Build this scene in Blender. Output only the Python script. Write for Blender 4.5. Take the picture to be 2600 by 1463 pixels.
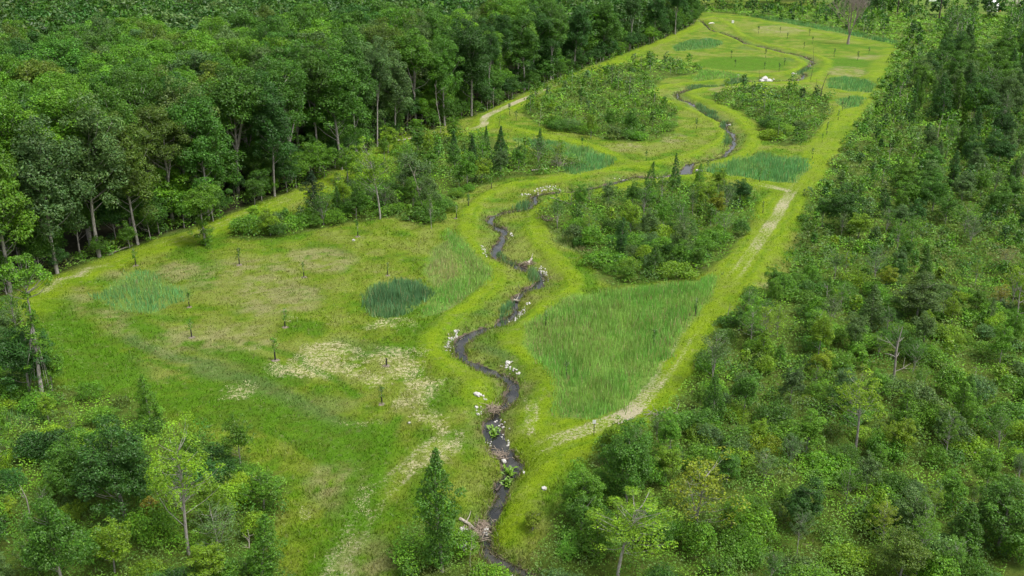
import bpy, math, random
import numpy as np
R = math.radians
for o in list(bpy.data.objects): bpy.data.objects.remove(o)
scene = bpy.context.scene
COL = scene.collection

# ------------------------------------------------------------------ camera, sky, sun, exposure
CAM_H, FOC, PITCH = 50.0, 2500.0, 20.6        # drone height (m), focal length (px of a 2600 px frame), tilt below horizon
cam = bpy.data.cameras.new('camera'); cam_o = bpy.data.objects.new('camera', cam); COL.objects.link(cam_o)
cam.sensor_width = 36.0; cam.lens = 36.0*FOC/2600.0
cam.clip_start = 1.0; cam.clip_end = 8000.0
cam_o.location = (0, 0, CAM_H); cam_o.rotation_euler = (R(90-PITCH), 0, 0)
scene.camera = cam_o

TO_SUN = np.array((0.42, -0.22, 0.88)); TO_SUN /= np.linalg.norm(TO_SUN)
world = bpy.data.worlds.new('World'); scene.world = world; world.use_nodes = True
wn = world.node_tree.nodes; wn.clear()
sky = wn.new('ShaderNodeTexSky'); sky.sky_type = 'NISHITA'; sky.sun_disc = False
sky.sun_elevation = math.asin(TO_SUN[2]); sky.sun_rotation = math.atan2(TO_SUN[0], TO_SUN[1])
sky.air_density = 1.0; sky.dust_density = 6.0; sky.ozone_density = 1.0; sky.altitude = 100
bgn = wn.new('ShaderNodeBackground'); bgn.inputs['Strength'].default_value = 0.13
wout = wn.new('ShaderNodeOutputWorld')
hs = wn.new('ShaderNodeHueSaturation'); hs.inputs['Saturation'].default_value = .35     # thin overcast: the blue is washed out
world.node_tree.links.new(sky.outputs[0], hs.inputs['Color']); world.node_tree.links.new(hs.outputs[0], bgn.inputs[0]); world.node_tree.links.new(bgn.outputs[0], wout.inputs[0])
sun = bpy.data.lights.new('sun', 'SUN'); sun.energy = 1.5; sun.angle = R(14); sun.color = (1.0, .98, .94)
sun_o = bpy.data.objects.new('sun', sun); COL.objects.link(sun_o); sun_o.location = (0, 0, 200)
sun_o.rotation_euler = (math.acos(TO_SUN[2]), 0, math.atan2(TO_SUN[0], -TO_SUN[1]))
vs = scene.view_settings
vs.view_transform = 'Standard'; vs.look = 'None'; vs.gamma = 1.0; vs.use_curve_mapping = False; vs.exposure = 0.82
scene.cycles.max_bounces = 6; scene.cycles.diffuse_bounces = 3; scene.cycles.transmission_bounces = 3; scene.cycles.glossy_bounces = 2
scene.cycles.use_denoising = True

# ------------------------------------------------------------------ measured layout of the place, in metres
LAYOUT = {
 'stream': [(3.92,65.36,0.45),(2.77,66.04,0.45),(1.71,66.73,0.45),(0.64,67.6,0.45),(-0.46,68.59,0.45),(-1.36,69.41,0.49),(-2.0,70.72,0.45),(-2.23,72.07,0.45),(-2.41,73.46,0.45),(-2.16,74.9,0.45),(-1.71,76.37,0.45),(-1.25,78.35,0.45),(-0.9,80.4,0.45),(-0.34,82.3,0.55),(0.04,84.53,0.53),(-0.29,86.33,0.64),(-1.04,88.2,0.72),(-1.68,90.13,0.78),(-2.2,92.14,0.64),(-2.24,93.92,0.5),(-1.77,95.75,0.45),(-0.76,97.65,0.45),(-0.25,99.94,0.45),(-0.03,102.28,0.73),(-0.73,104.22,0.59),(-2.24,105.85,0.45),(-3.86,107.34,0.45),(-5.37,109.06,0.45),(-6.35,110.83,0.54),(-6.57,113.68,0.62),(-5.93,116.22,0.77),(-4.53,117.97,0.61),(-3.18,119.32,0.45),(-1.62,120.69,0.45),(-0.39,122.79,0.45),(0.52,125.95,0.45),(0.72,128.99,0.49),(1.5,132.17,0.45),(3.07,134.36,0.45),(4.2,136.61,0.51),(4.32,139.53,0.6),(3.41,141.21,0.45),(2.2,141.94,0.51),(1.09,143.49,0.45),(-0.45,145.7,0.45),(-1.93,147.32,0.45),(-2.92,149.64,0.66),(-2.12,154.49,0.66),(-1.39,158.86,0.59),(-1.99,162.68,0.55),(-3.31,165.86,0.45),(-3.73,169.15,0.45),(-2.45,171.7,0.45),(-0.29,174.14,0.45),(2.42,175.65,0.45),(3.91,178.84,0.5),(4.18,183.58,0.45),(5.93,186.45,0.45),(11.17,187.25,0.45),(16.67,190.73,0.45),(22.02,196.39,0.45),(25.68,199.73,0.45),(29.4,198.61,0.45),(33.32,200.87,0.45),(36.58,203.18,1.01),(38.9,211.04,0.66),(43.54,214.86,0.45),(48.45,220.15,0.45),(53.13,232.99,0.5),(54.94,242.34,0.45),(54.48,251.54,0.46),(56.42,256.84,0.54),(54.87,260.49,0.45),(53.27,271.04,0.45),(52.1,285.68,0.45),(49.9,293.57,0.45),(50.41,301.88,0.45),(53.46,308.09,0.45),(58.5,313.24,0.45),(63.48,315.08,0.45),(68.35,318.28,0.45),(74.04,324.87,0.45),(79.78,327.12,0.45),(84.3,327.69,0.45),(90.73,327.12,0.45),(95.33,331.14,0.45),(100.14,341.29,0.45),(100.78,349.46,0.45),(105.65,359.36,0.45),(111.03,369.81,0.45),(113.49,384.68,0.45),(111.36,395.78,0.45),(108.45,402.82,0.45),(105.52,417.2,0.45),(100.28,428.29,0.45),(100.36,447.04,0.45),(98.87,465.77,0.45),(95.71,481.28,0.45),(96.91,504.86,0.45),(99.18,532.22,0.45)],
 'mown': [(1.9,[(-0.43,72.29),(0.45,75.64),(1.96,79.93),(3.63,85.0),(2.96,89.37),(2.41,91.92),(3.65,95.5),(4.54,100.82),(2.73,106.66),(0.52,112.25),(1.26,117.56),(5.06,125.94),(8.72,132.45),(8.61,138.86),(6.15,148.18),(4.18,158.22),(4.05,167.56),(6.28,177.94),(12.58,185.92),(24.98,192.66),(33.78,197.84),(42.36,199.86),(49.41,194.57),(55.01,188.32)]),(1.9,[(37.69,203.99),(47.41,212.38),(54.91,224.31),(59.66,242.28),(60.31,264.81),(57.33,282.98),(53.93,297.86),(58.4,308.12),(68.96,317.46),(85.23,321.51),(97.58,326.5),(114.04,361.85),(118.31,380.12),(114.57,406.54),(106.85,428.06),(105.03,464.76),(108.02,492.78),(109.81,539.25)]),(1.7,[(-3.64,97.86),(-4.26,102.88),(-6.46,105.56),(-9.14,110.1),(-10.3,113.72),(-9.12,118.62),(-5.88,125.94),(-2.75,134.58),(-2.5,140.64),(-5.4,148.18),(-7.75,158.66),(-7.55,170.55),(-5.69,180.71),(0.2,191.4),(9.13,195.87),(17.79,202.6),(26.91,209.02),(34.36,212.76),(43.06,222.24),(51.41,237.54),(53.65,253.87),(51.28,268.27),(46.12,284.28),(42.82,300.73),(49.66,315.87),(63.82,323.98),(82.58,337.83),(96.47,347.06),(106.56,367.04),(106.54,389.33),(100.3,414.36),(97.49,439.66),(95.26,468.1),(96.65,500.29),(100.6,532.71)]),(2.2,[(29.41,205.05),(26.01,208.66),(22.43,216.22),(17.91,227.27),(8.96,237.54),(0.25,247.19),(-5.49,257.6)]),(2.2,[(101.79,539.25),(110.3,550.49),(123.87,543.69),(137.8,492.78),(147.64,450.31),(159.41,417.03)]),(2.0,[(51.42,367.04),(61.41,356.79),(74.65,345.18),(82.58,337.83)]),(1.3,[(99.05,324.82),(101.48,303.65),(106.85,297.86)])],
 'roads': [(3.2,[(-65.82,123.04,0.3),(-66.4,132.94,0.95),(-63.91,139.57,0.85),(-61.25,145.27,0.5),(-58.47,149.77,0.45),(-52.83,158.66,0.65),(-46.66,171.83,0.7),(-40.47,184.15,0.65),(-35.34,194.9,0.6),(-29.64,213.52,0.6),(-21.77,234.33,0.6),(-13.5,240.84,0.5),(-7.39,250.74,1.0),(-6.97,262.55,1.3),(0.28,281.7,1.15),(8.8,302.18,1.0),(26.63,347.06,0.5),(36.83,367.04,0.3),(49.65,401.47,0.15),(74.39,458.23,0.1),(104.77,532.71,0.1)]),(4.0,[(1.28,85.39,0.4),(4.56,88.39,0.8),(7.52,90.21,0.85),(10.18,92.27,1.2),(12.73,94.4,1.35),(15.52,99.32,0.95),(18.49,105.78,0.7),(22.8,116.0,0.5),(28.48,128.2,0.3),(34.51,140.64,0.7),(43.65,160.92,0.9),(51.86,179.87,0.9),(60.09,198.18,0.4),(74.5,229.87,0.45),(90.7,265.96,0.4),(108.8,303.65,0.6),(134.19,361.85,0.2),(154.91,407.82,0.1)]),(2.0,[(47.36,192.66,0.4),(50.6,189.54,0.75),(53.59,186.51,1.0)])],
 'tracks': [(0.8,[(-63.34,124.47,0.3),(-55.71,112.49,0.4),(-48.14,103.94,0.35),(-40.19,98.34,0.25)]),(0.7,[(-32.62,99.82,0.2),(-25.18,94.58,0.3),(-18.57,88.55,0.3),(-14.93,83.13,0.35),(-14.48,77.57,0.4),(-15.11,72.58,0.45),(-15.33,67.03,0.5)]),(0.6,[(-34.37,121.63,0.2),(-29.16,127.44,0.25),(-24.46,148.18,0.15)]),(2.2,[(-6.26,89.79,0.6),(-8.96,85.39,0.7),(-11.37,80.62,0.5),(-12.76,76.92,0.45),(-13.73,71.42,0.5),(-14.27,66.52,0.6),(-14.91,62.12,0.6)]),(1.0,[(2.1,98.34,0.5),(2.15,93.68,0.7),(1.74,89.79,0.7)]),(0.9,[(-55.34,121.63,0.25),(-48.89,116.26,0.3),(-40.26,108.36,0.45),(-33.61,103.41,0.3),(-26.03,96.43,0.2),(-20.09,90.21,0.2)])],
 'forest': [(-86.52,86.24),(-78.54,112.31),(-73.85,124.13),(-72.32,129.78),(-69.9,136.92),(-65.25,145.15),(-61.67,152.43),(-58.59,158.82),(-54.7,163.83),(-51.41,171.12),(-47.51,180.4),(-42.72,189.41),(-38.94,200.62),(-36.9,211.98),(-28.72,238.63),(-19.41,249.77),(-11.26,267.56),(-4.59,280.17),(8.84,318.31),(30.82,367.62),(47.24,401.8),(71.65,459.63),(88.06,501.51),(103.06,560.68),(102.63,666.45),(99.34,739.28),(60,900),(-900,900)],
 'thicket': {'right': [(-0.3, 61.89),(1.3, 67.76),(3.29, 73.65),(4.56, 78.71),(6.94, 83.09),(8.63, 88.45),(10.84, 90.43),(14.74, 92.12),(17.59, 97.17),(21.12, 103.85),(25.03, 112.31),(28.71, 120.63),(32.89, 130.09),(40.88, 138.29),(49.79, 163.36),(57.38, 185.54),(61.01, 190.63),(77.15, 227.09),(102.38, 283.33),(136.83, 363.48),(159.5, 418.56),(180.37, 467.79),(219.41, 544.66),(282.06, 560.68),(368.85, 560.68),(210.22, 261.93),(60.42, 61.89)], 'far belt': [(105.4, 580.15),(122.5, 565.43),(136.93, 529.5),(148.06, 501.51),(155.21, 469.45),(161.16, 432.39),(159.66, 418.56),(185.35, 476.23),(219.41, 544.66),(236.15, 611.92),(112.99, 623.28)], 'stream bend': [(4.52, 166.92),(6.24, 177.12),(11.98, 181.24),(19.89, 185.54),(27.17, 188.5),(34.66, 191.56),(43.32, 191.56),(46.96, 188.5),(46.48, 179.85),(41.0, 162.2),(34.86, 147.44),(29.74, 140.04),(23.22, 136.24),(14.83, 133.59),(12.65, 138.29),(11.83, 147.44),(7.83, 155.57)], 'middle island': [(2.68, 267.56),(5.36, 299.51),(11.36, 318.31),(24.15, 339.48),(36.72, 358.43),(50.7, 379.49),(61.26, 370.79),(68.3, 353.5),(61.71, 339.48),(51.04, 330.7),(44.39, 310.53),(42.55, 292.56),(45.95, 273.43),(42.98, 251.3),(37.32, 236.78),(27.96, 230.1),(17.38, 239.09),(8.01, 248.77)], 'upper island': [(59.59, 299.51),(71.52, 310.53),(81.95, 312.83),(90.39, 303.1),(94.43, 292.56),(85.78, 267.56),(77.91, 246.28),(72.08, 234.51),(64.11, 225.83),(60.72, 228.8),(64.02, 246.28),(62.82, 270.47),(58.7, 282.69)], 'left middle': [(-47.66, 155.57),(-46.96, 160.39),(-41.18, 164.53),(-36.03, 169.86),(-35.45, 182.65),(-33.87, 191.56),(-30.86, 210.13),(-26.7, 227.09),(-19.14, 236.78),(-11.59, 239.09),(-5.79, 239.09),(-0.92, 225.83),(4.5, 221.7),(12.3, 215.77),(17.01, 208.3),(13.7, 203.01),(7.36, 199.61),(-0.81, 196.32),(-7.76, 188.5),(-11.0, 177.12),(-13.21, 166.92),(-15.69, 163.36),(-21.05, 168.62),(-28.83, 164.53),(-34.13, 159.94),(-40.48, 155.57)], 'lower left': [(-53.17, 60.1),(-78.28, 97.36),(-72.03, 118.62),(-69.9, 127.05),(-65.17, 122.71),(-57.36, 109.94),(-51.93, 100.77),(-49.24, 100.77),(-44.21, 99.28),(-39.79, 97.36),(-36.08, 91.95),(-31.61, 89.43),(-27.73, 87.02),(-22.76, 82.51),(-20.66, 79.72),(-20.84, 73.95),(-19.68, 68.83),(-15.95, 60.1)], 'forest margin': [(-71.72, 128.55),(-69.3, 135.57),(-64.51, 143.29),(-60.94, 150.4),(-57.87, 156.64),(-54.01, 161.52),(-50.94, 169.37),(-46.98, 178.2),(-42.23, 187.01),(-38.47, 197.95),(-36.42, 209.03),(-28.36, 235.42),(-19.16, 246.28),(-11.12, 264.16),(-4.53, 276.45),(8.73, 314.38),(30.49, 363.48),(46.69, 396.9),(70.7, 453.3),(86.79, 494.03),(95.17, 533.75),(49.58, 422.62),(9.51, 344.04),(-11.85, 282.69),(-30.05, 248.77),(-40.18, 219.69),(-47.96, 194.71),(-57.11, 171.88),(-65.28, 155.57),(-72.17, 141.83),(-75.22, 135.74)], 'stream mouth': [(-9.06, 61.89),(-9.75, 71.03),(-8.68, 73.95),(-6.25, 73.95),(-4.65, 69.91),(-2.27, 67.76),(-0.3, 61.89)]},
 'reeds': {'left pool': ([(-59.1, 129.75),(-58.21, 137.12),(-57.71, 140.64),(-53.55, 139.92),(-50.3, 134.58),(-46.32, 132.94),(-45.22, 128.97),(-47.16, 126.69),(-48.12, 123.04),(-52.14, 123.75),(-56.22, 125.94)], 1.0, 0.55, 0), 'dark stand': ([(-20.75, 129.75),(-20.22, 135.08),(-16.87, 136.44),(-13.32, 136.1),(-11.67, 132.13),(-12.51, 126.69),(-13.81, 123.04),(-16.32, 121.63),(-19.07, 122.33)], 1.9, 1.7, 3), 'left fringe': ([(-11.84, 132.13),(-12.08, 121.63),(-9.52, 123.04),(-6.53, 128.2),(-3.08, 136.27),(-2.86, 140.64),(-5.84, 148.18),(-8.12, 156.46),(-10.77, 162.07),(-10.96, 154.31),(-8.48, 144.32),(-7.6, 138.86)], 1.2, 0.8, 1), 'pale stand': ([(-11.68, 133.75),(-13.71, 140.64),(-12.77, 152.22),(-10.77, 156.46),(-8.48, 144.32),(-7.6, 138.86),(-9.66, 133.75)], 1.1, 0.6, 2), 'big field': ([(8.56, 129.75),(15.68, 133.43),(24.18, 136.27),(31.09, 137.99),(28.22, 129.75),(23.67, 119.56),(19.19, 108.93),(15.9, 100.52),(12.16, 95.04),(8.11, 92.62),(4.76, 93.23),(5.16, 100.32),(4.0, 106.44),(1.21, 112.25),(1.79, 118.09),(5.04, 125.2)], 1.3, 1.0, 1), 'upper wedge': ([(-0.72, 236.15),(10.71, 232.97),(18.52, 223.06),(22.94, 212.38),(18.74, 203.99),(12.57, 199.18),(9.45, 203.29),(13.44, 214.28),(5.7, 222.24)], 1.3, 1.0, 0), 'pond cell': ([(40.83, 205.05),(49.24, 212.76),(55.06, 218.99),(58.46, 218.19),(65.21, 213.52),(63.26, 205.05),(56.96, 192.66),(52.32, 193.29),(46.75, 197.18),(41.54, 199.86)], 1.4, 1.0, 0), 'far patch': ([(66.32, 417.03),(78.58, 445.69),(88.24, 445.69),(90.53, 430.9),(83.93, 414.36),(65.54, 401.47)], 1.3, 0.9, 0), 'middle patch': ([(66.04, 350.89),(71.26, 348.97),(79.88, 337.83),(75.66, 330.77),(62.99, 326.5),(58.64, 323.98)], 1.2, 0.8, 1), 'track side patch': ([(104.22, 329.05),(112.24, 337.83),(117.37, 329.05),(116.36, 316.66),(109.02, 300.73),(103.17, 305.12),(98.86, 311.18)], 1.2, 0.8, 0), 'track corner patch': ([(95.14, 290.92),(102.34, 295.05),(103.92, 290.92),(97.87, 277.91),(91.84, 273.01)], 1.2, 0.8, 0), 'far ditch': ([(129.67, 550.49),(141.91, 508.04),(152.19, 464.76),(162.6, 428.06),(167.12, 436.7),(159.48, 481.9),(148.33, 524.23),(135.09, 564.59)], 1.4, 1.0, 0), 'left corner': ([(-59.24, 90.21),(-59.23, 94.13),(-55.41, 95.04),(-50.88, 95.5),(-49.78, 93.5),(-51.18, 91.49),(-53.06, 90.21)], 1.3, 1.0, 0), 'island fringe': ([(6.13, 156.46),(10.3, 159.78),(13.42, 156.46),(13.1, 148.18),(9.8, 151.19)], 1.1, 0.6, 2)},
 'cattails': [('on the inside of the lower bend', [(-2.34, 121.62),(-2.2, 123.99),(-1.32, 126.45),(-0.13, 128.99),(0.25, 127.46),(-0.03, 124.48),(-0.92, 122.08),(-1.97, 120.46)], 1.6, 1.8, 3),('in the narrow neck of the stream', [(2.61, 141.94),(3.44, 142.56),(3.92, 141.33),(3.76, 137.19),(3.29, 135.48),(2.63, 137.19)], 1.6, 1.8, 3),('beside the upper riprap bend', [(0.33, 174.76),(0.95, 177.91),(2.48, 180.23),(3.6, 179.77),(3.41, 176.1),(1.67, 174.14)], 1.6, 1.8, 3),('below the small pool', [(-2.28, 150.32),(-1.54, 150.32),(-0.46, 147.0),(0.79, 144.43),(0.37, 143.18),(-1.49, 145.7),(-2.25, 147.65)], 1.2, 1.8, 3),('on the near side of the upper bend', [(53.08, 284.85),(54.61, 281.13),(55.62, 270.5),(55.77, 262.75),(54.53, 260.61),(52.9, 267.13),(52.02, 276.31)], 1.4, 1.8, 3),('in the middle of the upper bend', [(55.14, 259.55),(56.55, 259.55),(55.49, 253.36),(53.9, 248.42),(53.32, 250.37)], 1.4, 1.8, 3),('below the upper bend', [(49.69, 231.15),(51.47, 236.36),(53.32, 242.71),(54.46, 243.65),(53.32, 236.36),(51.33, 230.3),(49.73, 228.63)], 1.5, 1.8, 3),('left of the white slab', [(66.98, 317.96),(68.98, 324.24),(72.99, 329.11),(79.44, 330.77),(78.32, 325.85),(72.96, 321.86),(68.07, 314.9)], 1.4, 1.8, 3),('far left of the white slab', [(54.97, 314.9),(60.24, 317.19),(65.46, 316.42),(64.72, 312.64),(59.02, 310.41),(54.11, 309.68)], 1.2, 1.8, 3),('below the far meander', [(98.29, 344.6),(101.73, 353.81),(105.78, 357.62),(105.39, 353.81),(101.85, 345.5),(97.74, 340.16)], 1.4, 1.8, 3),('by the riprap pile near the stream mouth', [(-3.01, 72.15),(-2.83, 72.71),(-2.51, 72.15),(-2.45, 71.04),(-2.72, 70.27),(-3.06, 70.82)], 0.7, 2.0, 4),('on the outer bank of the stream mouth', [(-1.72, 68.79),(-0.83, 68.53),(0.12, 67.86),(0.87, 67.15),(0.56, 66.95),(-0.5, 67.55),(-1.46, 68.37)], 0.6, 2.0, 4)],
 'straw': [[(-12.86,108.36),(-13.03,107.27),(-13.73,106.42),(-14.82,105.95),(-16.07,105.95),(-17.27,106.42),(-18.19,107.27),(-18.63,108.36),(-18.5,109.46),(-17.82,110.36),(-16.71,110.86),(-15.4,110.86),(-14.16,110.36),(-13.26,109.46)],[(-26.09,105.01),(-26.08,104.08),(-26.44,103.34),(-27.09,102.93),(-27.91,102.93),(-28.74,103.34),(-29.43,104.08),(-29.84,105.01),(-29.88,105.96),(-29.54,106.73),(-28.88,107.17),(-28.03,107.17),(-27.17,106.73),(-26.48,105.96)],[(-19.55,111.28),(-19.68,110.25),(-20.37,109.44),(-21.46,108.99),(-22.75,108.99),(-23.99,109.44),(-24.96,110.25),(-25.45,111.28),(-25.36,112.33),(-24.69,113.18),(-23.58,113.66),(-22.24,113.66),(-20.96,113.18),(-20.0,112.33)],[(-7.7,92.79),(-7.74,91.66),(-8.03,90.76),(-8.49,90.27),(-9.04,90.27),(-9.58,90.76),(-10.0,91.66),(-10.23,92.79),(-10.21,93.95),(-9.94,94.9),(-9.46,95.43),(-8.89,95.43),(-8.33,94.9),(-7.91,93.95)],[(-9.47,82.4),(-9.55,81.62),(-9.91,81.01),(-10.48,80.67),(-11.15,80.67),(-11.79,81.01),(-12.28,81.62),(-12.53,82.4),(-12.47,83.19),(-12.12,83.84),(-11.54,84.2),(-10.85,84.2),(-10.19,83.84),(-9.7,83.19)],[(-11.67,76.92),(-11.66,76.08),(-11.82,75.42),(-12.13,75.06),(-12.53,75.06),(-12.93,75.42),(-13.27,76.08),(-13.48,76.92),(-13.51,77.77),(-13.35,78.46),(-13.03,78.85),(-12.62,78.85),(-12.2,78.46),(-11.86,77.77)],[(-12.54,70.28),(-12.51,69.32),(-12.67,68.56),(-13.01,68.14),(-13.45,68.14),(-13.91,68.56),(-14.31,69.32),(-14.56,70.28),(-14.62,71.27),(-14.47,72.07),(-14.13,72.53),(-13.67,72.53),(-13.18,72.07),(-12.78,71.27)],[(-18.74,75.01),(-18.68,74.47),(-18.74,74.05),(-18.88,73.81),(-19.1,73.81),(-19.35,74.05),(-19.57,74.47),(-19.74,75.01),(-19.8,75.56),(-19.75,76.0),(-19.6,76.24),(-19.38,76.24),(-19.13,76.0),(-18.9,75.56)],[(-20.07,108.36),(-20.09,106.4),(-20.75,104.88),(-21.92,104.05),(-23.36,104.05),(-24.83,104.88),(-26.06,106.4),(-26.8,108.36),(-26.89,110.37),(-26.27,112.04),(-25.06,112.98),(-23.51,112.98),(-21.95,112.04),(-20.73,110.37)],[(-22.06,104.69),(-22.1,103.39),(-22.68,102.37),(-23.67,101.81),(-24.89,101.81),(-26.11,102.37),(-27.1,103.39),(-27.66,104.69),(-27.68,106.02),(-27.12,107.1),(-26.11,107.71),(-24.83,107.71),(-23.56,107.1),(-22.58,106.02)],[(-17.36,104.47),(-17.48,103.36),(-18.12,102.49),(-19.14,102.01),(-20.36,102.01),(-21.55,102.49),(-22.47,103.36),(-22.95,104.47),(-22.88,105.6),(-22.26,106.53),(-21.21,107.04),(-19.94,107.04),(-18.72,106.53),(-17.8,105.6)],[(-9.92,104.69),(-10.11,103.39),(-10.86,102.37),(-11.99,101.81),(-13.31,101.81),(-14.57,102.37),(-15.52,103.39),(-15.99,104.69),(-15.86,106.02),(-15.14,107.1),(-13.96,107.71),(-12.58,107.71),(-11.28,107.1),(-10.33,106.02)],[(-8.41,99.82),(-8.54,98.32),(-9.13,97.15),(-10.04,96.51),(-11.1,96.51),(-12.13,97.15),(-12.93,98.32),(-13.34,99.82),(-13.27,101.35),(-12.7,102.61),(-11.76,103.32),(-10.63,103.32),(-9.56,102.61),(-8.76,101.35)],[(-9.87,95.96),(-10.02,95.24),(-10.57,94.67),(-11.39,94.35),(-12.35,94.35),(-13.24,94.67),(-13.91,95.24),(-14.21,95.96),(-14.08,96.7),(-13.55,97.29),(-12.7,97.62),(-11.72,97.62),(-10.81,97.29),(-10.15,96.7)],[(-10.7,108.93),(-10.77,108.33),(-11.07,107.86),(-11.55,107.6),(-12.1,107.6),(-12.63,107.86),(-13.02,108.33),(-13.21,108.93),(-13.14,109.54),(-12.84,110.02),(-12.36,110.3),(-11.8,110.3),(-11.26,110.02),(-10.87,109.54)],[(-29.71,99.82),(-29.71,99.13),(-30.07,98.59),(-30.7,98.28),(-31.49,98.28),(-32.28,98.59),(-32.93,99.13),(-33.3,99.82),(-33.31,100.51),(-32.97,101.08),(-32.32,101.39),(-31.52,101.39),(-30.71,101.08),(-30.06,100.51)],[(-13.56,118.89),(-13.71,118.19),(-14.25,117.64),(-15.09,117.34),(-16.05,117.34),(-16.95,117.64),(-17.63,118.19),(-17.93,118.89),(-17.81,119.59),(-17.27,120.16),(-16.42,120.48),(-15.44,120.48),(-14.52,120.16),(-13.85,119.59)],[(-27.25,119.97),(-27.28,119.56),(-27.5,119.23),(-27.88,119.05),(-28.35,119.05),(-28.8,119.23),(-29.16,119.56),(-29.35,119.97),(-29.34,120.39),(-29.11,120.72),(-28.73,120.91),(-28.26,120.91),(-27.8,120.72),(-27.44,120.39)],[(-6.04,88.15),(-6.18,87.24),(-6.67,86.53),(-7.41,86.13),(-8.26,86.13),(-9.06,86.53),(-9.65,87.24),(-9.93,88.15),(-9.82,89.07),(-9.34,89.82),(-8.58,90.24),(-7.7,90.24),(-6.88,89.82),(-6.29,89.07)],[(-7.75,85.0),(-7.83,84.02),(-8.2,83.25),(-8.78,82.82),(-9.47,82.82),(-10.12,83.25),(-10.63,84.02),(-10.89,85.0),(-10.84,86.01),(-10.48,86.82),(-9.88,87.28),(-9.17,87.28),(-8.49,86.82),(-7.98,86.01)],[(-17.62,108.36),(-17.69,107.67),(-18.09,107.12),(-18.73,106.81),(-19.49,106.81),(-20.23,107.12),(-20.79,107.67),(-21.08,108.36),(-21.02,109.06),(-20.63,109.62),(-19.98,109.94),(-19.2,109.94),(-18.45,109.62),(-17.89,109.06)],[(-14.25,90.63),(-14.36,90.27),(-14.75,89.97),(-15.36,89.81),(-16.05,89.81),(-16.7,89.97),(-17.18,90.27),(-17.4,90.63),(-17.3,91.0),(-16.91,91.3),(-16.3,91.46),(-15.59,91.46),(-14.93,91.3),(-14.46,91.0)],[(-29.95,109.51),(-29.98,109.01),(-30.29,108.61),(-30.81,108.39),(-31.45,108.39),(-32.09,108.61),(-32.59,109.01),(-32.86,109.51),(-32.85,110.02),(-32.55,110.43),(-32.02,110.66),(-31.36,110.66),(-30.72,110.43),(-30.22,110.02)],[(-14.08,102.36),(-14.18,101.24),(-14.7,100.36),(-15.54,99.88),(-16.54,99.88),(-17.51,100.36),(-18.27,101.24),(-18.66,102.36),(-18.61,103.5),(-18.11,104.43),(-17.24,104.95),(-16.2,104.95),(-15.2,104.43),(-14.45,103.5)]],
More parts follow.
